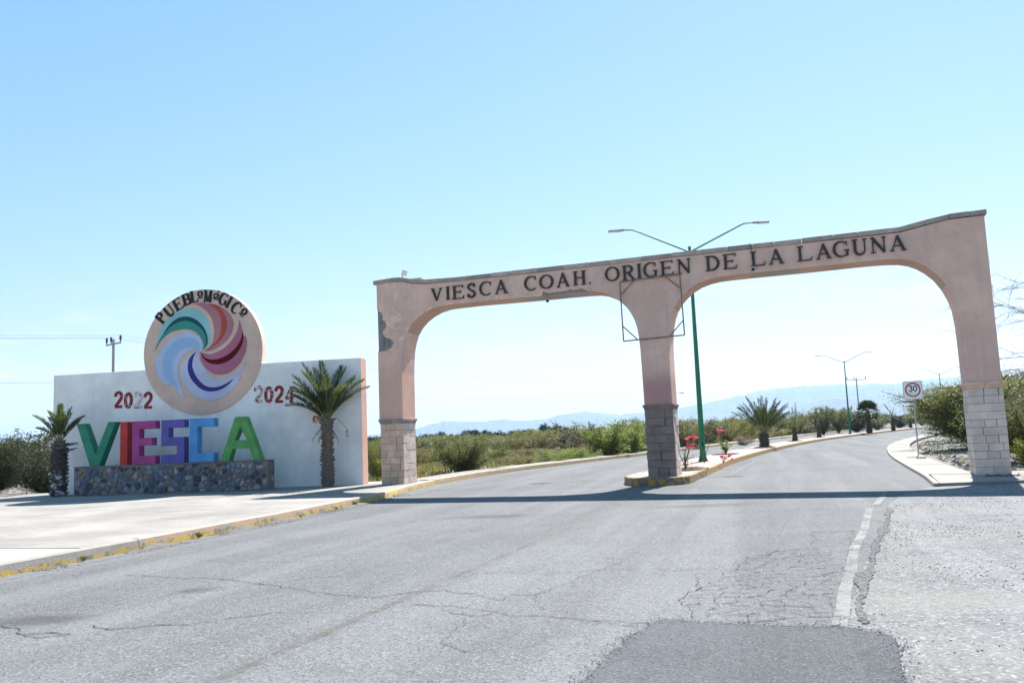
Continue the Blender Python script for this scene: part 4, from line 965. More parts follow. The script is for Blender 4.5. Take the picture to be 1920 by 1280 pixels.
def rubble(x0, x1, z0, z1, put, seed, n):
    r = random.Random(seed); sites = []; rs = []
    for _ in range(6000):
        if len(sites) >= n: break
        p = (r.uniform(x0, x1), r.uniform(z0, z1))
        pr = r.choice([.09, .12, .15, .19, .23])
        if all(((p[0] - q[0]) / r.uniform(1., 1.5)) ** 2 + (p[1] - q[1]) ** 2 > ((pr + qr) / 2) ** 2 for q, qr in zip(sites, rs)): sites.append(p); rs.append(pr)
    for c in voronoi(sites, (x0, x1, z0, z1)):
        c = shrink(c, r.choice([.010, .018, .03, .045]))
        if len(c) < 3: continue
        ar = abs(sum(c[i][0] * c[(i + 1) % len(c)][1] - c[(i + 1) % len(c)][0] * c[i][1] for i in range(len(c)))) / 2
        if ar < .004: continue
        cx = sum(p[0] for p in c) / len(c); cz = sum(p[1] for p in c) / len(c)
        # round corners, roughen
        cc_ = []
        for i in range(len(c)):
            p, q = c[i], c[(i + 1) % len(c)]; t0 = r.uniform(.04, .34); t1 = r.uniform(.66, .96)
            for t in (t0, t1): cc_.append((p[0] + (q[0] - p[0]) * t, p[1] + (q[1] - p[1]) * t))
        d = r.uniform(.008, .032); m = len(cc_); jj = [(r.gauss(0, .009), r.gauss(0, .009)) for _ in cc_]
        V = [(p[0] + a, 0.03, p[1] + b) for p, (a, b) in zip(cc_, jj)] + [(p[0] + a, -d * .45, p[1] + b) for p, (a, b) in zip(cc_, jj)] + [(cx + (p[0] - cx) * .8, -d + r.uniform(-.004, .006), cz + (p[1] - cz) * .8) for p in cc_] + [(cx, -d * 1.05, cz)]
        Fc = [(i, (i + 1) % m, m + (i + 1) % m, m + i) for i in range(m)] + [(m + i, m + (i + 1) % m, 2 * m + (i + 1) % m, 2 * m + i) for i in range(m)] + [(2 * m + i, 2 * m + (i + 1) % m, 3 * m) for i in range(m)]
        me = fixn(mesh_from('stone', V, Fc, r.choices(tones, (26, 26, 22, 8, 10, 10))[0]))
        put(me)
rubble(-6.99, -.01, .17, PT_ - .01, lambda me: link('stone', me, pl), 4, 180)
def put_side(me):
    for v in me.vertices: x, y, z = v.co; v.co = (-y - .02, x, z)
    fixn(me); link('stone', me, pl)
rubble(.04, PDp - .01, .17, PT_ - .01, put_side, 8, 14)
# ---- block letters
def blk(name, ch, polys, c, label, holes=None):
    e = empty(name, (PX, PY, 0), TW, label=label, cat='letter')
    k = N(ch + ' enamel'); nn = k.noise(3, 5); n2 = k.noise(30, 4)
    cc = k.mix(k.ramp(nn, .35, .68), tuple(x * .85 for x in c), tuple(min(1, x * 1.12) for x in c)); cc = k.mix(k.ramp(n2, .68, .74), cc, tuple(x * .45 for x in c)); k.col(cc); k.rough(.55); k.bump(k.noise(9, 3), .12, .01)
    return e, k.m
LY0, LY1 = .10, .42
def solid(e, mat, polys):
    bm = bmesh.new(); mb = MB()
    for p in polys: mb.prism(p, LY0, LY1, 'y')
    mb.build('letter_body', mat, e, bevel=.008)
zb_, zt_ = PT_ + .037, 2.635
def R4(a, b, c, d): return (a, b, c, d)
e, m = blk('letter_v', 'V', None, (.02, .20, .125), 'dark green block letter V, first on the stone plinth')
solid(e, m, [[(-6.99, zt_), (-6.69, zt_ + .003), (-6.27, 1.56), (-5.81, zt_ + .02), (-5.53, zt_ + .02), (-6.12, zb_), (-6.47, zb_)]])
e, m = blk('letter_i', 'I', None, (.46, .035, .025), 'red block letter I standing between green V and pink E')
solid(e, m, [[(-5.36, zb_), (-5.09, zb_), (-5.09, zt_), (-5.36, zt_)]])
e, m = blk('letter_e', 'E', None, (.36, .05, .22), 'magenta pink block letter E on the stone plinth')
solid(e, m, [[(-4.92, zb_), (-4.07, zb_), (-4.07, 1.45), (-4.65, 1.45), (-4.65, 1.79), (-4.18, 1.79), (-4.18, 2.06), (-4.65, 2.06), (-4.65, 2.36), (-4.07, 2.36), (-4.07, zt_), (-4.92, zt_)]])
e, m = blk('letter_s', 'S', None, (.105, .085, .33), 'violet blue square block letter S on the stone plinth')
solid(e, m, [[(-3.85, zb_), (-3.01, zb_), (-3.01, 2.04), (-3.58, 2.04), (-3.58, 2.36), (-3.01, 2.36), (-3.01, zt_), (-3.85, zt_), (-3.85, 1.75), (-3.28, 1.75), (-3.28, 1.45), (-3.85, 1.45)]])
e, m = blk('letter_c', 'C', None, (.07, .27, .56), 'light blue block letter C on the stone plinth')
solid(e, m, [[(-2.82, zb_), (-1.94, zb_), (-1.94, 1.47), (-2.53, 1.47), (-2.53, 2.35), (-1.94, 2.35), (-1.94, zt_), (-2.82, zt_)]])
e, m = blk('letter_a', 'A', None, (.085, .30, .085), 'bright green block letter A at the right end of the plinth')
solid(e, m, [[(-1.71, zb_), (-1.41, zb_), (-1.285, 1.56), (-.675, 1.56), (-.55, zb_), (-.26, zb_), (-.82, zt_), (-1.0, zt_), (-1.0, 2.29), (-.77, 1.85), (-1.20, 1.85), (-1.0, 2.288), (-1.001, zt_), (-1.19, zt_)]])

# ------------------------------------------------------------------ lamps, sign, poles
def street_lamp(x, y, z, hd, label, group='double armed green street lamps on the median', k=8):
    e = empty('street_lamp', (x, y, z), hd, label=label, cat='street lamp', group=group)
    MB().tube([(0, 0, 0), (0, 0, .45), (0, 0, 9.25)], [.135, .125, .06], 10).build('pole', M['green_paint'], e, smooth=False)
    MB().prism([(-.19, -.19), (.19, -.19), (.19, .19), (-.19, .19)], -.02, .02, 'z').build('base_plate', M['green_paint'], e)
    gb = MB()
    for q in range(4):
        a = math.pi / 4 + q * math.pi / 2; c, s_ = math.cos(a), math.sin(a)
        gb.add([(c * .24, s_ * .24, .02), (c * .1, s_ * .1, .02), (c * .1, s_ * .1, .42), (c * .24 - s_ * .012, s_ * .24 + c * .012, .02), (c * .1 - s_ * .012, s_ * .1 + c * .012, .02), (c * .1 - s_ * .012, s_ * .1 + c * .012, .42)], [(0, 1, 2), (3, 5, 4), (0, 2, 5, 3), (1, 4, 5, 2)])
    gb.build('gusset', M['green_paint'], e)
    MB().box(-.34, .34, -.3, .3, -.06, .035).build('footing', M['kerb_orange'], e, bevel=.02, loc=(0, 0, -.035))
    MB().box(-.03, .03, -.136, -.10, .62, .82).build('hand_hole', M['black'], e)
    MB().tube([(0, 0, 9.25), (0, 0, 9.33)], .07, 8).build('pole_cap', M['green_paint'], e)
    for s_ in (-1, 1):
        MB().tube([(.03 * s_, 0, 9.1), (2.25 * s_, 0, 10.15), (2.42 * s_, 0, 10.22), (2.6 * s_, 0, 10.235), (2.85 * s_, 0, 10.24)], [.036, .03, .03, .03, .028], 8).build('arm', M['green_paint'], e)
        h = MB(); h.box(*sorted((2.8 * s_, 3.0 * s_)), -.05, .05, 10.19, 10.29).box(*sorted((2.98 * s_, 3.5 * s_)), -.13, .13, 10.19, 10.255)
        hh = h.build('lamp_head', M['lamp_grey'], e, bevel=.015)
        MB().box(*sorted((3.1 * s_, 3.45 * s_)), -.1, .1, 10.18, 10.19).build('lens', M['white_plastic'], hh)
    return e
street_lamp(7.95, 36.4, MH, -.08, 'nearest green double armed street lamp just behind the middle pier')
street_lamp(42.6, 108.4, MH, -.5, 'green double armed street lamp beside the fan palm farther along the median')
street_lamp(74.2, 147.2, MH, -.55, 'farthest double armed street lamp above the roadside mesquite')
sg = empty('speed_sign', (17.66, 37.5, 0), RAD(-14), label='white square speed limit sign with red ring and number 30 on grey post', cat='road sign')
MB().tube([(0, 0, -.1), (0, 0, 3.15)], .028, 8).build('post', M['galv'], sg)
a_ = .4; rr = .06
pts = []
for (cx_, cz_, a0) in [(a_ - rr, a_ - rr, 0), (-a_ + rr, a_ - rr, 90), (-a_ + rr, -a_ + rr, 180), (a_ - rr, -a_ + rr, 270)]:
    pts += [(cx_ + rr * math.cos(RAD(a0 + t)), cz_ + rr * math.sin(RAD(a0 + t))) for t in (0, 30, 60, 90)]
MB().prism([(p[0], p[1] + 2.93) for p in pts], -.045, -.03, 'y').build('sign_plate', M['sign_white'], sg)
MB().ribbon([(p[0] * .965, p[1] * .965 + 2.93) for p in pts], .012, -.0465, -.0451, closed=True).build('border', M['sign_black'], sg)
MB().ribbon([(.29 * math.cos(2 * math.pi * i / 40), 2.95 + .29 * math.sin(2 * math.pi * i / 40)) for i in range(40)], .062, -.0475, -.0451, closed=True).build('red_ring', M['sign_red'], sg)
for ch, x0, x1 in [('3', -.18, -.005), ('O3', .0, .19)]: letter_mb(ch, x0, x1, 2.87, 3.14, -.0478, -.0451, 1.1).build('numeral', M['sign_black'], sg)
for ch, x0, x1 in [('k', -.13, -.08), ('m', -.07, 0.), ('/', .03, .06), ('h', .09, .14)]: letter_mb(ch, x0, x1, 2.775, 2.84, -.0478, -.0451).build('letter', M['sign_black'], sg)

def util_pole(x, y, h, rz, label, arm=1.15, lamp=False, r0=.16):
    e = empty('utility_pole', (x, y, 0), rz, label=label, cat='utility pole', group='power line poles')
    MB().tube([(0, 0, -.2), (0, 0, h)], [r0, r0 * .68], 8).build('pole', M['pole_conc'], e)
    MB().box(-arm, arm, -.06, .06, h - .45, h - .33).build('crossarm', M['galv'], e)
    for s_ in (-arm + .05, -.42, arm - .05):
        MB().tube([(s_, 0, h - .33), (s_, 0, h - .2), (s_, 0, h - .1), (s_, 0, h + .22)], [.03, .05, .1, .085], 8).build('insulator', M['ceramic'], e)
    if lamp:
        MB().tube([(0, 0, h - 3.2), (.6, -.1, h - 2.85), (2.4, -.2, h - 3.0)], .035, 6).build('lamp_arm', M['galv'], e)
        MB().box(2.3, 3.0, -.32, -.08, h - 3.1, h - 2.95).build('lamp_head', M['lamp_grey'], e, bevel=.03)
    return e
P1 = (-33.3, 70., 11.0); PH = (27.5, 150., 11.0); P2 = (72.6, 179., 11.0); P3 = (133., 262., 11.4)
util_pole(P1[0], P1[1], P1[2], RAD(-39), 'concrete power pole with three insulators rising behind the white wall', arm=1.25)
util_pole(PH[0], PH[1], PH[2], RAD(-39), 'concrete power pole with a lamp arm hidden behind the middle pier', lamp=True)
util_pole(P2[0], P2[1], P2[2], RAD(-12), 'grey power pole with crossarm standing behind the fan palm', arm=1.9)
util_pole(P3[0], P3[1], P3[2], RAD(-12), 'distant power pole beside the farthest street lamp', arm=1.9)
def wires():
    A0 = (-101., -16., 11.0); PP = [A0, P1, PH, P2, P3, (210., 390., 11)]; rots = [-39, -39, -39, -12, -12, -12]; arms = [1.25, 1.25, 1.15, 1.9, 1.9, 1.9]
    for w_ in range(3):
        mb = MB()
        for (a, ra, aa), (b, rb, ab) in zip(list(zip(PP, rots, arms))[:-1], list(zip(PP, rots, arms))[1:]):
            oa = (-aa + .05, -.42, aa - .05)[w_]; ob_ = (-ab + .05, -.42, ab - .05)[w_]
            a3 = Vector((a[0] + oa * math.cos(RAD(ra)), a[1] + oa * math.sin(RAD(ra)), a[2] + .2)); b3 = Vector((b[0] + ob_ * math.cos(RAD(rb)), b[1] + ob_ * math.sin(RAD(rb)), b[2] + .2))
            L = (b3 - a3).length; mb.tube([a3.lerp(b3, t / 14) - Vector((0, 0, L * .019 * 4 * (t / 14) * (1 - t / 14))) for t in range(15)], .014, 3, cap=False)
        mb.build('power_line', M['wire'], None, label=['power line on the left end insulators of the concrete poles', 'power line on the middle insulators of the concrete poles', 'power line on the right end insulators of the concrete poles'][w_], cat='wire', group='power lines')
    mb = MB()
    for a, b in zip(PP[:-1], PP[1:]):
        a3 = Vector((a[0], a[1], 7.4)); b3 = Vector((b[0], b[1], 7.4)); L = (b3 - a3).length
        mb.tube([a3.lerp(b3, t / 14) - Vector((0, 0, L * .008 * 4 * (t / 14) * (1 - t / 14))) for t in range(15)], .015, 3, cap=False)
    mb.build('telephone_line', M['wire'], None, label='single lower cable strung below the three power lines', cat='wire')
wires()

# ------------------------------------------------------------------ vegetation
def leafquads(C, A, B):
    """centres, half axes -> arrays"""
    n = len(C); V = np.empty((n, 4, 3)); V[:, 0] = C - A; V[:, 1] = C + B; V[:, 2] = C + A; V[:, 3] = C - B
    return V.reshape(-1, 3)
def quadmesh(name, V, mat, smooth=False):
    n = len(V) // 4; me = bpy.data.meshes.new(name); me.vertices.add(len(V)); me.vertices.foreach_set('co', V.ravel())
    me.loops.add(n * 4); me.loops.foreach_set('vertex_index', np.arange(n * 4)); me.polygons.add(n)
    me.polygons.foreach_set('loop_start', np.arange(n) * 4); me.polygons.foreach_set('loop_total', np.full(n, 4)); me.materials.append(mat); me.update(); me.validate(); return me
def bush_proto(seed, nstem=9, ntwig=9, nleaf=26, lsz=.05, spread=1., upright=.5, open_=.0, stemr=.018, leaf='leaf_green', base_h=0., droop=.0, crownlow=.12, bark='bark'):
    """unit bush: height 1, radius ~spread*.6"""
    r = np.random.RandomState(seed); st = MB(); Cs = []; Ds = []
    for i in range(nstem):
        a = 2 * math.pi * (i + r.rand() * .7) / nstem; out_ = spread * (.16 + .40 * r.rand()); hh = (.62 + .36 * r.rand()) * (1 - .25 * out_ / spread * (1 - upright))
        p0 = np.array([math.cos(a) * .03, math.sin(a) * .03, 0]); p3 = np.array([math.cos(a) * out_, math.sin(a) * out_, hh])
        c1 = np.array([math.cos(a) * out_ * .25, math.sin(a) * out_ * .25, max(base_h, hh * .35)])
        pts = []
        for t in np.linspace(0, 1, 7): pts.append((1 - t) ** 2 * p0 + 2 * t * (1 - t) * c1 + t * t * p3 + r.randn(3) * .016 * t)
        st.tube([tuple(p) for p in pts], list(np.linspace(stemr, stemr * .3, 7)), 4, 0, False)
        for j in range(ntwig):
            t = crownlow + (1 - crownlow) * r.rand() ** .8; k_ = t * 6; i0 = min(5, int(k_)); q = pts[i0] + (pts[i0 + 1] - pts[i0]) * (k_ - i0)
            d = np.array([math.cos(a), math.sin(a), 0]) * .5 + r.randn(3) * .75; d[2] = abs(d[2]) * .7 + .12 - droop * r.rand(); d /= np.linalg.norm(d)
            L = (.15 + .22 * r.rand()) * (1.1 - .4 * t) * (.6 + .4 * spread); e_ = q + d * L + np.array([0, 0, -droop * .1]); mid_ = (q + e_) / 2 + r.randn(3) * .02
            if j % 2 == 0 or open_: st.tube([tuple(q), tuple(mid_), tuple(e_)], [stemr * .35, stemr * .25, stemr * .1], 3, 0, False)
            ts = r.rand(nleaf); P = np.where(ts[:, None] < .5, q + (mid_ - q) * ts[:, None] * 2, mid_ + (e_ - mid_) * (ts[:, None] * 2 - 1))
            Cs.append(P + r.randn(nleaf, 3) * np.array([.028, .028, .024]) * (1 + .6 * spread)); Ds.append(np.tile(d, (nleaf, 1)))
    C = np.vstack(Cs); D = np.vstack(Ds); n = len(C); C[:, 2] = np.maximum(C[:, 2], .015)
    A = D + r.randn(n, 3) * .8; A /= np.linalg.norm(A, axis=1)[:, None]; Bv = np.cross(A, r.randn(n, 3)); Bv /= np.linalg.norm(Bv, axis=1)[:, None]
    s = lsz * (.5 + .8 * r.rand(n))[:, None]
    me_l = quadmesh('foliage', leafquads(C, A * s * .5, Bv * s * .17), M[leaf])
    me_s = st.mesh('stems', M[bark], fix=False)
    zmax = C[:, 2].max(); rad = np.percentile(np.hypot(C[:, 0], C[:, 1]), 96)
    return (me_s, me_l, zmax, rad)
PRO = {
 'green': [bush_proto(1, 12, 12, 46, .060, 1.2, leaf='leaf_green'), bush_proto(2, 13, 11, 44, .060, 1.35, leaf='leaf_green')],
 'bright': [bush_proto(3, 16, 9, 44, .075, 1.3, .8, leaf='leaf_bright', stemr=.014, bark='twig')],
 'olive': [bush_proto(4, 11, 11, 36, .070, 1.4, leaf='leaf_olive'), bush_proto(5, 10, 12, 36, .070, 1.7, leaf='leaf_olive')],
 'dark': [bush_proto(6, 12, 12, 42, .070, 1.4, leaf='leaf_dark'), bush_proto(7, 12, 12, 42, .062, 1.2, leaf='leaf_dark')],
 'pale': [bush_proto(8, 12, 12, 40, .060, 1.1, .8, leaf='leaf_pale', base_h=.3), bush_proto(9, 12, 11, 40, .060, 1.3, leaf='leaf_pale', base_h=.25)],
 'grey': [bush_proto(10, 11, 10, 24, .075, 1.8, leaf='leaf_grey', bark='twig'), bush_proto(16, 11, 10, 24, .075, 2.1, leaf='leaf_olive', bark='twig')],
 'low': [bush_proto(11, 14, 8, 30, .085, 2.4, leaf='leaf_bright', bark='twig'), bush_proto(12, 14, 8, 30, .085, 2.2, leaf='leaf_olive', bark='twig')],
 'twiggy': [bush_proto(13, 9, 12, 14, .055, 1.3, open_=1, leaf='leaf_olive', base_h=.35, crownlow=.3, stemr=.022)],
 'greenfine': [bush_proto(21, 16, 14, 110, .036, 1.3, leaf='leaf_green')],
 'darkfine': [bush_proto(22, 16, 15, 120, .030, 1.35, leaf='leaf_dark'), bush_proto(23, 16, 15, 120, .030, 1.2, leaf='leaf_green')],
 'yellow': [bush_proto(14, 10, 8, 22, .11, 1.2, leaf='leaf_yellow')],
}
NAMES = {'green': 'mesquite_bush', 'bright': 'green_bush', 'olive': 'desert_bush', 'dark': 'mesquite_bush', 'pale': 'mesquite_tree', 'grey': 'dry_shrub', 'low': 'low_shrub', 'twiggy': 'mesquite_tree', 'yellow': 'yellow_shrub', 'greenfine': 'mesquite_bush', 'darkfine': 'mesquite_bush'}
rb = random.Random(77)
def put_bush(kind, x, y, ztop_, rad, label, group=None, cat='bush', rz=None, pi_=None, z=None):
    z = field_h(x, y) - .02 if z is None else z
    me_s, me_l, zm, rd = rb.choice(PRO[kind]) if pi_ is None else PRO[kind][pi_]
    e = empty(NAMES[kind], (x, y, z), rb.uniform(0, 6.28) if rz is None else rz, label=label, cat=cat, group=group)
    sc_ = ((rad / rd), (rad / rd) * rb.uniform(.9, 1.1), (ztop_ - z) / zm)
    link('stems', me_s, e, scale=sc_); link('foliage', me_l, e, scale=sc_)
    return e
SPEC = [('greenfine', -2.5, 39.8, 1.95, 1.95, 'large green mesquite bush just right of the left pier beside the sidewalk'),
 ('olive', 2.0, 86, 1.95, 2.3, 'dense olive bush seen through the left opening beyond the scrub'),
 ('olive', -.3, 84, 1.7, 1.6, 'yellowish olive bush left of the dense olive bush in the left opening'),
 ('twiggy', 6.0, 76, 3.0, 2.5, 'open twiggy mesquite with a dark visible trunk in the left opening'),
 ('bright', 6.0, 55.0, 2.45, 1.8, 'bright green feathery bush left of the middle pier'),
 ('bright', 7.9, 58.5, 2.3, 1.6, 'smaller bright green bush touching the middle pier in view'),
 ('low', 2.0, 47.3, .95, 1.2, 'low green shrub at the sidewalk edge under the twiggy mesquite'),
 ('low', .4, 44.6, .75, .9, 'low green shrub at the sidewalk edge right of the large mesquite bush'),
 ('low', 3.6, 50.6, .9, 1.1, 'low green shrub at the sidewalk edge before the bright feathery bush'),
 ('low', -6.1, 53, 1.3, 1.2, 'low spreading shrub just right of the left pier in the field'),
 ('greenfine', -5.9, 36.2, 1.9, .8, 'olive bush filling the gap between the white wall and the left pier'),
 ('yellow', -5.3, 34.6, 1.1, .5, 'small yellow green shrub in the gap beside the left pier'),
 ('darkfine', -19.0, 34.6, 2.35, 1.9, 'dark mesquite bush leaning towards the left end of the white wall'),
 ('darkfine', -21.7, 35.0, 2.6, 1.9, 'large dark mesquite bush at the left picture edge'),
 ('darkfine', -24.5, 38.5, 2.9, 2.2, 'taller mesquite bush behind the dark one at the left edge'),
 ('dark', 40.5, 163.8, 3.1, 2.6, 'dark round bush beyond the road right of the green lamp pole'),
 ('olive', 47.7, 153.0, 3.0, 2.8, 'olive bush beyond the road right of the young date palm'),
 ('pale', 46.6, 128.8, 4.5, 2.3, 'tall pale mesquite beside the broken palm stub'),
 ('pale', 53.9, 141.9, 4.6, 2.0, 'tall pale mesquite left of the second lamp'),
 ('dark', 57.5, 143.2, 4.0, 2.6, 'dark mesquite behind the second lamp pole'),
 ('pale', 72.5, 170.6, 3.9, 3.0, 'grey green mesquite right of the fan palm'),
 ('dark', 90.9, 201.4, 3.8, 3.4, 'dark mesquite behind the small palm on the far median'),
 ('pale', 116.7, 244.1, 6.0, 4.0, 'far pale mesquite at the bend behind the speed sign'),
 ('olive', 14.5, 69.9, 2.2, 1.4, 'olive bush between the middle pier and the green lamp pole'),
 ('green', 19.2, 85.9, 2.4, 1.8, 'green bush right behind the green lamp pole'),
 ('olive', 36.6, 128.9, 2.5, 2.2, 'olive bush directly left of the young date palm crown'),
 ('grey', .8, 58.2, .95, 1.0, 'grey dry shrub in front of the dense olive bush'),
 ('grey', -1.2, 60.5, .9, 1.0, 'pale grey dry shrub on bare ground in the left opening'),
 ('green', 9.4, 63.2, 2.6, 1.7, 'green bush partly hidden behind the middle pier'),
 ('grey', 20.4, 76.4, 1.1, 1.2, 'grey shrub beside the far kerb behind the lamp base'),
 ('olive', -11.5, 90.1, 1.9, 1.8, 'olive bush far left in the left opening below the dark trees'),
 ('yellow', 15.9, 26.6, .95, .5, 'small yellow green shrub just right of the right pier')]
for kd, x, y, zt__, rr_, lb in SPEC:
    put_bush(kd, x, y, zt__, rr_, lb, cat='tree' if kd in ('pale', 'twiggy') else 'bush')
# scattered scrub: everything else that fills the fields
placed = [(s[1], s[2], s[4]) for s in SPEC]
def scatter(n, region, kinds, hr, rr2, label, group, seed):
    r = random.Random(seed); c = 0; tr = 0
    while c < n and tr < n * 30:
        tr += 1; x, y = region(r)
        ra = r.uniform(*rr2) * (1 + y * .003)
        if any((x - a) ** 2 + (y - b) ** 2 < ((ra + q) * .62) ** 2 for a, b, q in placed): continue
        placed.append((x, y, ra)); kd = r.choices([k_[0] for k_ in kinds], [k_[1] for k_ in kinds])[0]
        h_ = r.uniform(*hr) * (.45 if kd in ('low', 'grey') else 1) * (1.55 if (seed == 4 and y > 112) else 1)
        put_bush(kd, x, y, h_, ra, label, group); c += 1
def regL(near, far, lo=-8, hi=16):
    def f(r):
        y = near + (far - near) * r.random() ** 1.2; xk = float(np.interp(y, kx[:, 1], kx[:, 0])) - 2.6
        az = math.radians(r.uniform(lo, hi)); return (min(y * math.tan(az), xk - r.random() * 4), y)
    return f
mixk = [('olive', 4), ('green', 3), ('grey', 4), ('low', 3), ('dark', 1.6), ('bright', 2), ('yellow', .4), ('pale', 2), ('twiggy', 1)]
scatter(45, regL(47, 80, -10, 9), [('grey', 4), ('low', 5), ('olive', 1.2), ('bright', 1)], (.7, 1.2), (.6, 1.2), 'low desert shrub in the scrub field beyond the left sidewalk', 'low shrubs in the near scrub field', 1)
scatter(90, regL(75, 150, -10, 13), mixk, (1.3, 2.7), (.9, 2.2), 'desert bush in the scrub field seen through the left opening', 'bushes across the middle scrub field', 2)
scatter(95, regL(140, 300, -9, 27), [('olive', 4), ('green', 4), ('dark', 3), ('pale', 2)], (2.0, 3.1), (2.0, 3.6), 'mesquite bush in the far scrub belt beyond the left road', 'mesquites in the far scrub belt', 3)
def regK(r):
    y = 66 + 170 * r.random(); xk = float(np.interp(y, kx[:, 1], kx[:, 0])); return (xk - 2.8 - r.random() ** 1.6 * 9, y)
scatter(60, regK, [('olive', 4), ('green', 4), ('pale', 3), ('dark', 2), ('low', 2)], (1.8, 3.2), (1.3, 2.4), 'roadside mesquite bush along the far side of the left road', 'mesquites along the left road verge', 4)
def regR(r):
    y = 60 + 190 * r.random() ** .8; xr = float(np.interp(y, rx[:, 1], rx[:, 0])); return (xr + 4.5 + r.random() * 16 , y)
scatter(34, regR, [('olive', 3), ('green', 4), ('pale', 4), ('dark', 2)], (3.2, 4.8), (2.2, 3.4), 'mesquite on the right side of the right road beyond the tree', 'mesquites on the right of the road', 5)
def regLL(r):
    y = 40 + 110 * r.random(); return (-y * math.tan(RAD(r.uniform(28, 42))), y)
scatter(16, regLL, [('dark', 3), ('green', 3), ('olive', 3)], (2.2, 3.4), (1.6, 2.6), 'mesquite bush behind the left end of the wall', 'mesquites left of the wall', 6)
# tree crown helper for bigger trees
def tree_proto(seed, nb=8, ntw=16, nleaf=60, lsz=.028, leaf='leaf_green', low=.35, spread=1.1, stemr=.03, droop=.1, tops=None):
    return bush_proto(seed, nb, ntw, nleaf, lsz, spread, .7, 0, stemr, leaf, low, droop, .3)
# big mesquite right of the gateway
def big_tree(x, y, h, rad, seed, label, leaf='leaf_green', nb=16, ntw=22, nleaf=70, lsz=.026, nm='mesquite_tree'):
    ms, ml_, zm, rd = bush_proto(seed, nb, ntw, nleaf, lsz, 1.25, .6, 1, .022, leaf, .22, .35, .22)
    e = empty(nm, (x, y, field_h(x, y) - .03), 0, label=label, cat='tree'); s_ = (rad / rd, rad / rd, h / zm)
    link('trunk', ms, e, scale=s_); link('crown', ml_, e, scale=s_); return e
big_tree(24.9, 44.5, 4.3, 4.1, 41, 'big spreading mesquite tree behind the right pier', lsz=.020, nb=28, ntw=36, nleaf=130)
big_tree(18.5, 30.3, 2.9, 2.3, 43, 'dark leaning mesquite tree right behind the right pier at the picture edge', 'leaf_green', nb=18, ntw=26, nleaf=80, lsz=.03)
big_tree(31.5, 52, 5.2, 4.2, 44, 'tall mesquite tree farther behind the big spreading one', 'leaf_pale', nb=18, ntw=26, nleaf=80, lsz=.02)
big_tree(31.0, 58, 4.2, 3.6, 45, 'mesquite tree hanging over the far end of the right sidewalk', 'leaf_green', nb=18, ntw=26, nleaf=80, lsz=.02)
# bare twigs reaching in from the right edge
bt = empty('bare_tree', (16.6, 24.6, -.05), 0, label='bare thin branched tree reaching in at the right picture edge', cat='tree')
r = random.Random(8); tb = MB(); tb.tube([(0, 0, 0), (.05, .1, 1.2), (-.1, 0, 2.6), (-.3, .1, 4.2)], [.11, .09, .07, .04], 6); tb.build('trunk', M['bark'], bt)
bb = MB()
def twig(p, d, L, rad, dep):
    pts = [Vector(p)]; d = Vector(d).normalized(); n_ = 5
    for i in range(n_):
        d = (d + Vector((r.gauss(0, .17), r.gauss(0, .17), r.gauss(0, .12) - .05))).normalized(); pts.append(pts[-1] + d * L / n_)
    bb.tube(pts, list(np.linspace(rad, rad * .35, n_ + 1)), 3, 0, False)
    if dep:
        for i in range(1, n_ + 1):
            for _ in range(2 if r.random() < .75 else 1):
                dd = (d + Vector((r.gauss(0, .6), r.gauss(0, .6), r.gauss(0, .5)))).normalized(); twig(pts[i], dd, L * r.uniform(.35, .6), rad * .5, dep - 1)
for (p, d, L) in [((-.3, .1, 4.1), (-.9, -.1, .45), 2.2), ((-.2, 0, 3.4), (-1, -.2, .1), 2.4), ((-.1, 0, 2.8), (-1, .1, -.05), 2.2), ((-.3, .1, 4.2), (-.3, -.2, 1), 1.8), ((-.25, .1, 3.9), (-1, .2, .75), 2.3), ((-.1, 0, 2.4), (-.8, -.3, .35), 1.8)]: twig(p, d, L, .018, 2)
bb.build('branches', M['bare_twig'], bt)
# dark trees on the horizon
FT = [bush_proto(50 + i, 10, 18, 60, .10, 1.25, .3, 0, .03, 'leaf_tree', .3, 0, .25) for i in range(3)]
r = random.Random(31)
HL = ['first dark tree on the horizon just right of the left pier', 'dark tree on the horizon above the large mesquite bush', 'dark tree touching the one above the large mesquite bush', 'small dark tree on the horizon left of the olive bush top', 'dark tree close behind the small one left of the olive bush', 'tallest dark tree on the horizon in the left opening', 'dark tree at the right flank of the tallest horizon tree', 'dark tree on the horizon above the bright feathery bush', 'dark tree on the horizon just left of the middle pier', 'dark horizon tree just right of the nearest lamp pole', 'dark horizon tree left of the thin young palm', 'dark horizon tree between the middle pier and the lamp pole', 'dark tree in the gap between the wall and the left pier', 'far dark tree on the horizon left of the speed sign', 'dark horizon tree hidden behind the middle pier', 'dark horizon tree right of the thin young palm', 'low dark tree hidden behind the left pier', 'dark tree on the horizon behind the twiggy mesquite']
for hl_, (px_, top_, hw, D_) in zip(HL, [(812, 807, 20, 250), (886, 804, 22, 260), (918, 806, 22, 250), (966, 803, 18, 250), (980, 806, 14, 240), (1022, 791, 20, 240), (1048, 797, 17, 240), (1158, 798, 14, 250), (1172, 795, 16, 250), (1340, 792, 18, 330), (1480, 783, 22, 300), (1290, 794, 16, 340), (700, 817, 18, 230), (1690, 772, 18, 380), (1232, 797, 18, 300), (1520, 784, 18, 330), (750, 822, 14, 260), (1115, 801, 15, 300)]):
    x = (px_ - 960) / 1582 * D_; hz = 818 - .0402 * (px_ - 960); h_ = 1.6 + (hz - top_) * D_ / 1582 + .1; ra = hw / 1582 * D_
    ms, ml_, zm, rd = r.choice(FT)
    e = empty('distant_tree', (x, D_, -.1), r.uniform(0, 6), label=hl_, cat='tree', group='dark trees near the horizon'); s_ = (ra / rd, ra / rd, h_ / zm)
    link('trunk', ms, e, scale=s_); link('crown', ml_, e, scale=s_)
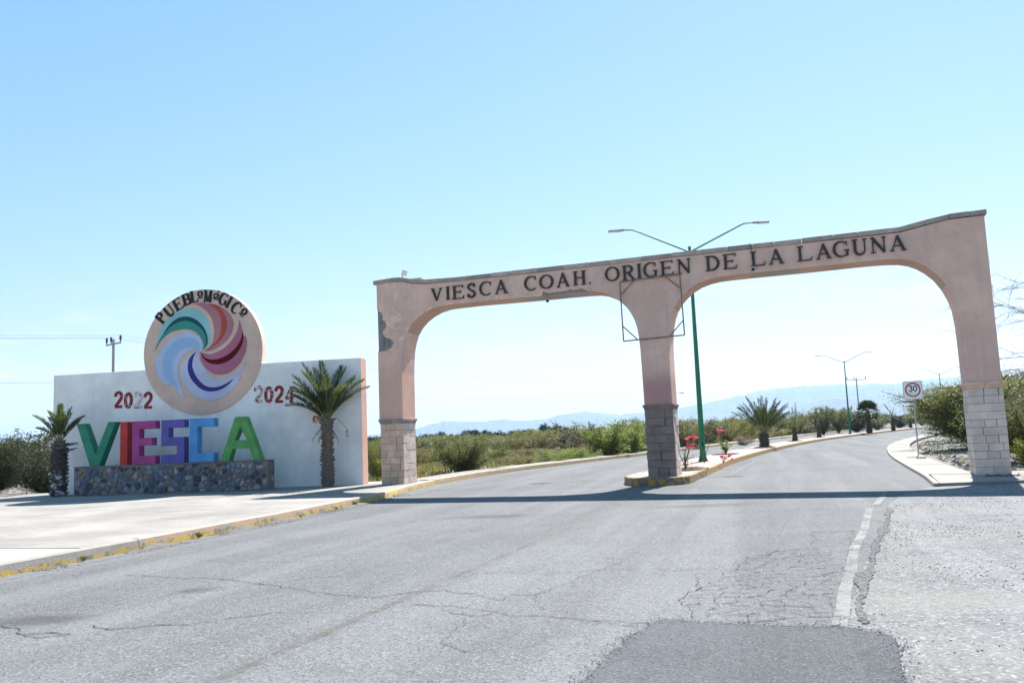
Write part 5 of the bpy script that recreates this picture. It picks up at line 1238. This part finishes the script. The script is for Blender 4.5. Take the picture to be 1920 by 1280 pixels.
# far wood: one mass of leaf clumps
r_ = np.random.RandomState(3); C = []
for _ in range(800):
    az = RAD(r_.uniform(-42, 36)); D_ = r_.uniform(340, 900); hgt = r_.uniform(2.2, 4.6); ra = r_.uniform(3, 8)
    n_ = 34; u_ = r_.randn(n_, 3); u_ /= np.linalg.norm(u_, axis=1)[:, None]; rr3 = r_.rand(n_) ** .4
    C.append(np.array([D_ * math.tan(az), D_, hgt * .48]) + u_ * rr3[:, None] * np.array([ra, ra, hgt * .5]))
C = np.vstack(C); n_ = len(C); A = r_.randn(n_, 3); A /= np.linalg.norm(A, axis=1)[:, None]; Bv = np.cross(A, r_.randn(n_, 3)); Bv /= np.linalg.norm(Bv, axis=1)[:, None]; s_ = (.5 + .8 * r_.rand(n_))[:, None]
tag(link('far_scrub', quadmesh('far_scrub', leafquads(C, A * s_, Bv * s_ * .6), M['leaf_tree'])), kind='stuff')
# grass tufts & weeds
def tufts(name, pts, h, mat, seed, nb=14):
    r2 = np.random.RandomState(seed); Cs = []; As = []; Bs = []
    for (x, y, z) in pts:
        for _ in range(nb):
            a = r2.rand() * 6.28; hh = h * (.4 + .8 * r2.rand()); d = np.array([math.cos(a) * .5, math.sin(a) * .5, 1]) * hh / 2; Cs.append(np.array([x, y, z]) + np.array([r2.randn() * h * .3, r2.randn() * h * .3, 0]) + d); As.append(d); b = np.array([-math.sin(a), math.cos(a), 0]) * h * .07; Bs.append(b)
    return tag(link(name, quadmesh(name, leafquads(np.array(Cs), np.array(As), np.array(Bs)), M[mat])), kind='stuff')
r = random.Random(12); pts = []
for _ in range(1500):
    q = pl_left(r); 
    if q: pts.append(q)
tufts('field_grass', pts, .28, 'leaf_olive', 1, 12)
pts = []
for _ in range(340):
    q = pl_right(r)
    if q and noise.noise(Vector((q[0] * .3, q[1] * .3, 0))) > .05: pts.append(q)
tufts('verge_grass', pts, .20, 'leaf_bright', 2, 12)
pts = []
for _ in range(1500):
    y = r.uniform(70, 200); xl = float(np.interp(y, kx[:, 1], kx[:, 0])) - 2.4; pts.append((xl - r.random() ** 2 * 30, y, -.05))
tufts('field_grass', pts, .5, 'leaf_olive', 3, 10)

# ---- small weeds and dirt in the gutter
for i, (y, s_) in enumerate([(12.9, .10), (14.1, .06), (15.55, .13), (19.2, .07), (21.0, .08), (22.1, .14), (24.9, .07)]):
    x = float(np.interp(y, kx[:, 1], kx[:, 0])) + .07
    e = empty('gutter_weed', (x, y, .0), 0, label='small green weed growing in the gutter of the plaza kerb', cat='weed', group='weeds along the plaza kerb')
    ms, ml_, zm, rd = PRO['yellow'][0]; link('foliage', ml_, e, scale=(s_ * 1.1, s_ * .8, s_ * .8))
def pl_gut(r):
    y = 12 + 13.5 * r.random(); 
    if noise.noise(Vector((y * .8, 0, 0))) < .0 + r.uniform(-.1, .1): return None
    x = float(np.interp(y, kx[:, 1], kx[:, 0])) + .03 + abs(r.gauss(0, .16)); return (x, y, .006)
stones('gutter_debris', 3000, pl_gut, .006, .035, M['dirt'], 14, .5)
mbd = MB(); r = random.Random(6)
for (y, L, wd) in [(14.4, 1.4, .28), (17.0, 1.0, .22), (18.5, 1.3, .25), (22.3, 1.6, .32), (25.9, 1.2, .3)]:
    x = float(np.interp(y, kx[:, 1], kx[:, 0])); tx, ty = .24, .97; n1, n2 = 14, 6; V = []
    for i in range(n1 + 1):
        for j in range(n2 + 1):
            s1 = i / n1; s2 = j / n2; h_ = .055 * math.sin(math.pi * s1) * (1 - s2) * (1 + .5 * noise.noise(Vector((i * .6, j * .6, y)))); wj = wd * (.5 + .5 * math.sin(math.pi * s1)) * (1 + .25 * noise.noise(Vector((i * .5, y, 1))))
            V.append((x + tx * L * (s1 - .5) + ty * wj * s2 - .01, y + ty * L * (s1 - .5) - tx * wj * s2, max(h_, 0) + (.002 if 0 < j < n2 else -.004)))
    mbd.add(V, [(i * (n2 + 1) + j, (i + 1) * (n2 + 1) + j, (i + 1) * (n2 + 1) + j + 1, i * (n2 + 1) + j + 1) for i in range(n1) for j in range(n2)])
mbd.build('gutter_silt', m_simple('grey silt', (.115, .108, .10), .95, .25, 14, .6), None, smooth=True, kind='stuff')

# ------------------------------------------------------------------ palms
def palm_trunk(mb, h, r0, r1, seed, rings=None, sc_=.075):
    """tapered core with spiral leaf-base scales"""
    r = random.Random(seed); mb.tube([(0, 0, -.05), (0, 0, h * .5), (0, 0, h)], [r0 * .93, (r0 + r1) / 2 * .93, r1 * .93], 12)
    rings = rings or int(h / sc_ * .95)
    for i in range(rings):
        z = (i + .3) * h / rings; rr_ = r0 + (r1 - r0) * z / h; n_ = max(7, int(2 * math.pi * rr_ / (sc_ * 1.55)))
        for j in range(n_):
            a = 2 * math.pi * (j + .5 * (i % 2)) / n_ + r.uniform(-.1, .1); wd = math.pi * rr_ / n_ * r.uniform(.8, 1.1); hh = sc_ * r.uniform(.8, 1.35); pr = sc_ * r.uniform(.2, .85)
            c, s = math.cos(a), math.sin(a); T_ = (-s, c)
            P_ = lambda off, rad_, zz: (c * rad_ + T_[0] * off, s * rad_ + T_[1] * off, z + zz)
            mb.add([P_(-wd, rr_ * .9, 0), P_(wd, rr_ * .9, 0), P_(wd * .55, rr_ + pr, hh * .75), P_(-wd * .55, rr_ + pr, hh * .75), P_(0, rr_ + pr * .9, hh * 1.05), P_(wd * .5, rr_ * .88, hh), P_(-wd * .5, rr_ * .88, hh)],
                   [(0, 1, 2, 3), (3, 2, 4), (4, 2, 5), (3, 4, 6), (4, 5, 6), (2, 1, 5), (0, 3, 6)])
def frond(L, az, el0, curve, seed, lw=.022, ll=.34, n_=44, start=.28, dens=1., vang=.55, mat='frond'):
    """pinnate frond: rachis + leaflet quads; returns (rachis MB, leaf verts)"""
    r = np.random.RandomState(seed); pts = []; el = el0; p = np.zeros(3); N_ = 12
    dirh = np.array([math.cos(az), math.sin(az), 0])
    for i in range(N_ + 1):
        pts.append(p.copy()); d = dirh * math.cos(el) + np.array([0, 0, math.sin(el)]); p = p + d * L / N_; el -= curve / N_ * (0.4 + 1.2 * i / N_)
    side = np.array([-math.sin(az), math.cos(az), 0]); C = []; A = []; B = []
    P = np.array(pts)
    for i in range(n_):
        t = start + (1 - start) * i / (n_ - 1); k_ = t * N_; i0 = min(N_ - 1, int(k_)); q = P[i0] + (P[i0 + 1] - P[i0]) * (k_ - i0); d = P[i0 + 1] - P[i0]; d /= np.linalg.norm(d); up = np.cross(side, d) * -1
        if up[2] < 0: up = -up
        s_ = ll * math.sin(math.pi * (.18 + .72 * (t - start) / (1 - start))) ** .7 * r.uniform(.8, 1.1)
        for sg in (-1, 1):
            dd = d * (.62 + .55 * t) + side * sg * (1.1 - .5 * t) + up * vang + r.randn(3) * .12; dd /= np.linalg.norm(dd); nrm = np.cross(dd, up + r.randn(3) * .4); nrm /= np.linalg.norm(nrm)
            C.append(q + dd * s_ / 2); A.append(dd * s_ / 2); B.append(nrm * lw / 2)
    mb = MB(); mb.tube([tuple(p) for p in P], list(np.linspace(.022, .005, N_ + 1)), 4, 0, False)
    return mb, leafquads(np.array(C), np.array(A), np.array(B)), P
def add_frond(root, z, *a, mat='frond', **k):
    mb, V, P = frond(*a, **k); f = mb.build('frond', M['rachis'] if mat != 'frond_dry' else M['frond_dry'], root, loc=(0, 0, z)); link('leaflets', quadmesh('leaflets', V, M[mat]), f); return f
# right palm in front of the wall
p = empty('date_palm', (-6.45, 29.05, PZ), 0, label='taller date palm with orange fruit stalks at the right end of the white wall', cat='palm')
mb = MB(); palm_trunk(mb, 2.15, .195, .155, 1, sc_=.115); mb.build('trunk', M['palm_bark'], p)
mb = MB(); palm_trunk(mb, .32, .16, .23, 2, sc_=.10); mb.build('leaf_bases', M['palm_bark'], p, loc=(0, 0, 1.95))
r = random.Random(4)
FR = [(176, 46, .35, 1.75), (182, 54, .3, 1.95), (172, 60, .3, 2.0), (190, 66, .25, 2.0), (165, 70, .25, 2.1), (200, 58, .5, 1.7), (215, 74, .3, 1.8), (150, 76, .2, 2.0), (120, 82, .15, 2.0), (180, 76, .15, 2.1),
      (4, 50, .45, 1.75), (-6, 57, .45, 1.95), (8, 63, .45, 2.0), (-14, 68, .4, 2.0), (20, 72, .3, 2.0), (-35, 62, .6, 1.6), (35, 56, .6, 1.6), (2, 78, .25, 2.05), (60, 80, .2, 1.9), (-80, 82, .2, 1.5), (140, 60, .5, 1.6), (168, 40, .6, 1.5)]
for i, (az, el, cv, L) in enumerate(FR):
    if i in (9, 17): continue
    add_frond(p, 2.2, L * r.uniform(.85, 1.08), RAD(az + r.uniform(-8, 8)), RAD(el + r.uniform(-5, 5)), cv + r.uniform(0, .45), 10 + i, ll=.38, lw=.024, n_=90, start=.18, vang=.45)
for i, (az, ln, dz, cv) in enumerate([(185, .42, .5, 0), (170, .3, .65, 0), (-10, .75, .25, 1)]):   # fruit stalks
    a = RAD(az); mb = MB(); end = Vector((math.cos(a) * ln, math.sin(a) * ln - .1, 2.1 + (.32 if not cv else -.2)))
    mb.tube([(0, 0, 2.1), (math.cos(a) * ln * .5, math.sin(a) * ln * .5 - .05, 2.3 if not cv else 2.33), tuple(end)], [.014, .012, .01], 4)
    for q in range(26 if not cv else 12):
        e2 = end + Vector((r.gauss(0, .05), r.gauss(0, .05), -r.uniform(.02, .26))); mb.tube([tuple(end), tuple(end.lerp(e2, .5) + Vector((r.gauss(0, .02), 0, .01))), tuple(e2)], [.006, .006, .009], 3)
    mb.build('fruit_stalk', M['dates'] if not cv else M['frond_dry'], p)
for i, (az, el) in enumerate([(170, -35), (20, -50), (-70, -60), (-120, -45)]): add_frond(p, 2.12, .75, RAD(az), RAD(el), .5, 700 + i, ll=.16, lw=.015, n_=18, start=.25, vang=.1, mat='frond_dry')
# left palm
p = empty('date_palm', (-16.0, 29.75, PZ), 0, label='short date palm with limewashed trunk at the left end of the white wall', cat='palm')
mb = MB(); palm_trunk(mb, 1.78, .26, .215, 3, sc_=.115); mb.build('trunk', M['palm_lime'], p)
mb = MB(); palm_trunk(mb, .25, .25, .14, 5, sc_=.09); mb.build('leaf_bases', M['palm_bark'], p, loc=(0, 0, 1.7))
for i, (az, el, cv, L) in enumerate([(180, 48, .3, 1.15), (172, 60, .5, 1.3), (190, 66, .2, 1.2), (120, 78, .2, 1.35), (60, 80, .2, 1.3), (30, 68, .3, 1.2), (5, 58, .3, 1.3), (-30, 70, .3, 1.1), (250, 75, .3, 1.15), (200, 74, .2, 1.2), (0, 46, .2, 1.15), (90, 86, .1, 1.4), (150, 70, .3, 1.2), (-60, 80, .3, 1.2)]):
    add_frond(p, 1.85, L * r.uniform(.85, 1.1), RAD(az + r.uniform(-9, 9)), RAD(el + r.uniform(-5, 5)), cv + r.uniform(0, .4), 60 + i, ll=.27, lw=.022, n_=60, start=.25, vang=.45)
mb = MB()
for a, z in [(10, 1.75), (-15, 1.55), (185, 1.7), (30, 1.8), (5, 1.6)]: mb.tube([(math.cos(RAD(a)) * .25, math.sin(RAD(a)) * .25, z), (math.cos(RAD(a)) * .62, math.sin(RAD(a)) * .5, z + .05)], [.03, .012], 4)
mb.build('cut_stubs', M['palm_bark'], p)
# young date palm on the median
p = empty('date_palm', (16.6, 56.9, MH - .02), 0, label='young stout date palm spreading fronds in the middle of the median', cat='palm')
mb = MB(); palm_trunk(mb, .95, .31, .27, 8, sc_=.12); mb.build('trunk', M['bark'], p)
r = random.Random(2)
for i in range(24):
    az = RAD(i * 137.5); el = RAD(r.uniform(42, 82)) if i > 6 else RAD([38, 50, 45, 40, 62, 55, 70][i]); add_frond(p, .9, r.uniform(1.9, 2.6), az, el, .3, 100 + i, ll=.34, lw=.035, n_=30, start=.3, vang=.7, mat='frond_dark')
for (az, el, L) in [(178, 40, 2.5), (190, 50, 2.5), (170, 57, 2.5), (5, 40, 2.3), (-8, 52, 2.6), (12, 60, 2.5), (185, 70, 2.7), (0, 70, 2.5)]:
    add_frond(p, .9, L, RAD(az), RAD(el), .2, 300 + az, ll=.34, lw=.045, n_=44, start=.3, vang=.7, mat='frond_dark')
# stump with two upright fronds
p = empty('date_palm', (24.3, 74.1, MH - .02), 0, label='thin young palm with a narrow bunch of upright fronds', cat='palm')
mb = MB(); palm_trunk(mb, 1.25, .22, .11, 9, sc_=.10); mb.build('trunk', M['bark'], p)
for i, (az, el, L) in enumerate([(10, 84, 2.3), (170, 78, 1.6), (20, 80, 2.0), (180, 72, 1.3), (90, 85, 1.8), (5, 76, 1.5)]): add_frond(p, 1.15, L, RAD(az), RAD(el), .05, 400 + i, ll=.2, lw=.04, n_=16, start=.35, vang=.2, mat='frond_yellow' if i % 2 else 'frond')
# broken stub
p = empty('palm_stump', (31.8, 89.2, MH - .02), 0, label='broken palm stump with a dry orange spike on the median', cat='palm')
mb = MB(); palm_trunk(mb, 1.25, .22, .13, 10, sc_=.10); mb.build('trunk', M['bark'], p)
mb = MB()
for q in range(5): mb.tube([(random.Random(q).uniform(-.08, .08), 0, 1.25), (random.Random(q + 9).uniform(-.12, .12), 0, 1.7 + .1 * (q % 2))], [.05, .015], 4)
mb.build('dry_spike', m_simple('dry orange fibre', (.34, .15, .07), .9, .3, 9), p)
# fan palm
p = empty('fan_palm', (45.9, 110.4, MH - .02), 0, label='fan palm with a dense round crown beside the second lamp', cat='palm')
mb = MB(); palm_trunk(mb, 2.5, .36, .17, 11, sc_=.13); mb.build('trunk', M['bark'], p)
mb = MB()
for q in range(26): a = q * 2.4; mb.tube([(math.cos(a) * .12, math.sin(a) * .12, 1.5 + .04 * q), (math.cos(a) * .34, math.sin(a) * .34, 1.9 + .04 * q)], [.05, .015], 4)
mb.build('dry_petioles', m_simple('red brown petiole', (.22, .11, .06), .9, .3, 9), p)
r2 = np.random.RandomState(5)
for i in range(52):
    az = i * 2.399; el = RAD(-38 + 122 * ((i + .5) / 52) ** .85); d = np.array([math.cos(az) * math.cos(el), math.sin(az) * math.cos(el), math.sin(el)]); hub = d * .95; sd_ = np.array([-math.sin(az), math.cos(az), 0]); up = np.cross(d, sd_)
    C = []; A = []; B = []
    for q in range(17):
        th_ = RAD(-72 + 9 * q); dd = d * math.cos(th_) + sd_ * math.sin(th_) + up * .12 * r2.randn() + np.array([0, 0, -.1]); dd /= np.linalg.norm(dd); s_ = .85 * (.8 + .25 * r2.rand()); C.append(hub + dd * s_ / 2); A.append(dd * s_ / 2); B.append(np.cross(dd, up) * .10)
    mb = MB(); mb.tube([(0, 0, 0), tuple(hub)], .015, 3, 0, False); f = mb.build('frond', M['rachis'], p, loc=(0, 0, 2.65)); link('leaflets', quadmesh('leaflets', leafquads(np.array(C), np.array(A), np.array(B)), M['frond_dark']), f)
# stump with dead twigs, and small far palm
p = empty('palm_stump', (57.2, 128.8, MH - .02), 0, label='palm stump with bare dead twigs on the far median', cat='palm')
mb = MB(); palm_trunk(mb, 1.9, .30, .13, 12, sc_=.14); mb.build('trunk', M['bark'], p)
mb = MB()
for (a, b) in [((0, 0, 1.8), (-.2, 0, 3.2)), ((0, 0, 1.8), (.15, 0, 3.0)), ((-.1, 0, 2.5), (-.9, .1, 3.9)), ((-.5, 0, 3.1), (-1.3, 0, 4.3)), ((.1, 0, 2.6), (.35, 0, 3.5))]: mb.tube([a, b], [.07, .02], 4)
mb.build('dead_twigs', M['bark'], p)
p = empty('fan_palm', (76.0, 163.5, MH - .02), 0, label='small bright palm far along the median beside the speed sign post', cat='palm')
mb = MB(); palm_trunk(mb, 1.7, .27, .2, 13, sc_=.14); mb.build('trunk', M['bark'], p)
for i in range(16): add_frond(p, 1.75, 1.3, i * 2.399, RAD(70 - i * 6), .5, 500 + i, ll=.4, lw=.09, n_=12, start=.3, vang=.4, mat='frond_yellow' if i % 2 else 'frond')

# ------------------------------------------------------------------ median planting
def planter(x, y, s, rz, fill=True):
    e = empty('planter_bed', (x, y, MH - .012), rz, label='square planting bed edged with a low concrete rim in the median', cat='planter', group='planting beds cut into the median')
    for (a, b, c, d) in [(-s, s, -s, -s + .07), (-s, s, s - .07, s), (-s, -s + .07, -s + .07, s - .07), (s - .07, s, -s + .07, s - .07)]: MB().box(a, b, c, d, -.02, .05).build('rim', M['kerb_far'], e)
    MB().box(-s + .07, s - .07, -s + .07, s - .07, -.02, .015).build('soil', M['dirt'], e)
for (x, y) in [(5.9, 29.6), (11.0, 44.9), (16.6, 56.9), (24.3, 74.1), (31.8, 89.2)]: planter(x, y, .62, -.4)
pts = [(5.9 + random.Random(i).uniform(-.5, .5), 29.6 + random.Random(i + 50).uniform(-.5, .5), MH) for i in range(40)]
tufts('bed_grass', pts, .10, 'leaf_pale', 9, 10)
ms, ml_, zm, rd = bush_proto(61, 7, 6, 13, .14, 1.0, leaf='leaf_bright')
e = empty('small_shrub', (11.0, 44.9, MH), 0, label='small leafy green plant in a bed on the median', cat='plant'); link('stems', ms, e, scale=(.75, .75, .78)); link('foliage', ml_, e, scale=(.75, .75, .78))
def flowerball(mb_, c, rad, seed, n_=90):
    r3 = np.random.RandomState(seed); u_ = r3.randn(n_, 3); u_ /= np.linalg.norm(u_, axis=1)[:, None]; Cc = np.array(c) + u_ * rad * r3.rand(n_, 1) ** .5 * np.array([1.5, .9, .7]) * (1 + .4 * np.sin(u_[:, :1] * 5 + seed)); A = r3.randn(n_, 3); A /= np.linalg.norm(A, axis=1)[:, None]; Bv = np.cross(A, r3.randn(n_, 3)); Bv /= np.linalg.norm(Bv, axis=1)[:, None]
    return leafquads(Cc, A * .03, Bv * .026)
def bougain(x, y, stems, label):
    e = empty('bougainvillea', (x, y, MH), 0, label=label, cat='plant'); mb_ = MB(); FV = []; LV = []; r3 = np.random.RandomState(int(x * 10) % 97)
    for i, (tx, ty, tz, fl) in enumerate(stems):
        mid_ = (tx * .35 + r3.randn() * .05, ty * .4, tz * .62 + .1); mb_.tube([(0, 0, 0), (tx * .12, ty * .15, tz * .3), mid_, (tx * .75, ty * .75, tz * .92 + .05), (tx, ty, tz)], [.014, .012, .01, .008, .005], 4)
        if fl: [FV.append(flowerball(None, (tx + r3.randn() * fl * .8, ty, tz + r3.randn() * fl * .5), fl * .5, i + 3 + q_, 26)) for q_ in range(3)]
        for q in range(16):
            t = r3.rand(); c = np.array([tx * t, ty * t, tz * (t * .9 + .08)]) + r3.randn(3) * .05; d_ = r3.randn(3); d_ /= np.linalg.norm(d_); b_ = np.cross(d_, r3.randn(3)); b_ /= np.linalg.norm(b_); LV.append(leafquads(c[None], d_[None] * .03, b_[None] * .02))
    mb_.build('stems', M['bark'], e); link('leaves', quadmesh('leaves', np.vstack(LV), M['leaf_bright']), e)
    if FV: link('flowers', quadmesh('flowers', np.vstack(FV), M['flower']), e)
bougain(5.75, 29.2, [(.15, 0, .98, .09), (.35, .1, 1.08, .10), (.22, .05, .78, .08), (-.2, 0, .55, 0), (.05, .3, .5, 0), (-.1, .1, .9, 0), (.3, -.1, .4, 0)], 'bougainvillea with pink flower clusters right beside the middle pier')
bougain(7.6, 34.6, [(.75, 0, 1.28, .16), (-.5, 0, 1.1, .0), (.0, .2, .7, 0)], 'bougainvillea branch with a pink flower crossing the lamp pole')
bougain(8.1, 33.6, [(.15, .1, .25, .12), (.3, 0, .2, .1)], 'low pink bougainvillea flower lying on the median paving')
bougain(6.0, 35.5, [(.15, 0, 2.4, .12), (.0, 0, 2.1, .0), (-.2, .1, 2.5, .1), (.2, .1, 1.7, .0), (.3, .1, 2.0, .12)], 'tall bougainvillea peeking out behind the middle pier')
# bits on the sidewalks
e = empty('rebar_scrap', at_arch(18.35, -1.1, .08), TH, label='rusty rebar stubs poking from the sidewalk before the right pier', cat='rebar')
mb = MB(); mb.tube([(-.35, 0, .03), (-.1, .02, .035), (.15, -.02, .03), (.45, .03, .035)], .012, 4)
for q in range(7): x = -.35 + q * .12; mb.tube([(x, 0, 0), (x + .05 * (-1) ** q, .02, .09)], .010, 4)
mb.build('bars', m_simple('rusty iron', (.10, .06, .045), .9, .3, 9), e)
MB().box(-.17, .17, -.12, .12, 0, .03).build('rubble_chunk', M['rock'], None, bevel=.02, loc=(16.1, 34.0, .085), rot=(0, 0, .5), label='small dark rubble chunk on the right sidewalk', cat='rubble')
# far house
e = empty('far_house', (68.0, 262, -.1), RAD(20), label='small pale house showing above the scrub near the young date palm', cat='house')
MB().box(-3, 3, -2.5, 2.5, 0, 3.9).build('walls', M['house'], e); MB().box(-3.2, 3.2, -2.7, 2.7, 3.9, 4.15).build('roof', M['house'], e)
MB().box(-1.8, -.6, -2.56, -2.502, 2.2, 3.2).build('window', M['dark_glass'], e); MB().box(.8, 1.9, -2.56, -2.502, 2.2, 3.2).build('window', M['dark_glass'], e); MB().box(-6, -3.25, -1.5, 2.0, 0, 3.1).build('side_room', M['lamp_grey'], e)

# ------------------------------------------------------------------ mountains and haze
def ridge(name, prof, D, depth, seed, az0, az1, h_end):
    az = np.array([p[0] for p in prof]); hh = np.array([p[1] for p in prof]); A_ = np.arange(az0, az1 + .01, .12); rows = 10; V = []
    for a in A_:
        h = float(np.interp(a, az, hh)) if az[0] <= a <= az[-1] else (hh[0] if a < az[0] else hh[-1]) * (1 + .15 * noise.noise(Vector((a * .3, seed, 0)))) + h_end * noise.noise(Vector((a * .2, seed, 3)))
        if a < az[0]: h = hh[0] * max(.12, 1 - (az[0] - a) * .12) * (1 + .3 * noise.noise(Vector((a * .5, seed, 0))))
        h *= 1 + .035 * noise.noise(Vector((a * 2.2, seed, 5)))
        for j in range(rows):
            t = j / (rows - 1); d = D - depth * (1 - t); prof_h = h * (t ** 1.25) * (1 - (0 if t in (0, 1) else .28 * abs(noise.noise(Vector((a * 1.9, t * 2.5, seed + 9))))))
            ar = RAD(a); V.append((d * math.tan(ar) * math.cos(ar) / math.cos(ar), d, prof_h - .5 if j else -2))
        V.append((D * 1.12 * math.tan(RAD(a)), D * 1.12, -2))
    R_ = rows + 1; Fc = [(i * R_ + j, (i + 1) * R_ + j, (i + 1) * R_ + j + 1, i * R_ + j + 1) for i in range(len(A_) - 1) for j in range(R_ - 1)]
    tag(link(name, mesh_from(name, V, Fc, M['mountain'], smooth=True)), kind='structure')
far = [(-6.68, 125.0), (-5.97, 155.0), (-4.89, 194.0), (-3.99, 189.0), (-2.38, 173.0), (-.75, 190.0), (-.21, 175.0), (.76, 164.0), (2.23, 175.0), (2.92, 208.0), (3.95, 224.0), (4.78, 236.0), (5.65, 215.0), (7.08, 185.0), (7.76, 198.0), (8.53, 199.0), (11.06, 234.0), (12.06, 257.0), (13.05, 280.0), (14.71, 333.0), (16.57, 392.0), (18.38, 410.0), (19.8, 412.0), (21.08, 420.0), (21.7, 400.0), (22.97, 408.0), (24.19, 395.0), (24.73, 405.0), (25.43, 425.0), (26.48, 432.0), (27.75, 445.0), (30.45, 440.0), (33, 420)]
near = [(12.6, 14), (13.38, 30.0), (13.86, 50.0), (14.24, 61.0), (14.91, 46.0), (15.91, 40.0), (17.16, 73.0), (18.27, 111.0), (19.73, 158.0), (20.79, 165.0), (21.43, 159.0), (22.64, 141.0), (23.41, 118.0), (24.49, 106.0), (25.41, 100.0), (27.7, 80.0), (31, 60)]
ridge('mountains', far, 9000, 2600, 1, -34, 40, 20)
ridge('hills', near, 5500, 1300, 2, 11.5, 36, 10)
HZ = MB().box(-13500, 13500, -4500, 14500, -3.5, 480).build('haze', [], None, kind='stuff')
HZ.data.materials.clear(); hm = bpy.data.materials.new('haze'); hm.use_nodes = True; t_ = hm.node_tree; t_.nodes.clear()
ho = t_.nodes.new('ShaderNodeOutputMaterial'); pv = t_.nodes.new('ShaderNodeVolumePrincipled'); pv.inputs['Color'].default_value = (.46, .69, .93, 1); pv.inputs['Density'].default_value = .00010; pv.inputs['Anisotropy'].default_value = .2
t_.links.new(pv.outputs[0], ho.inputs['Volume']); HZ.data.materials.append(hm); hm.cycles.homogeneous_volume = True
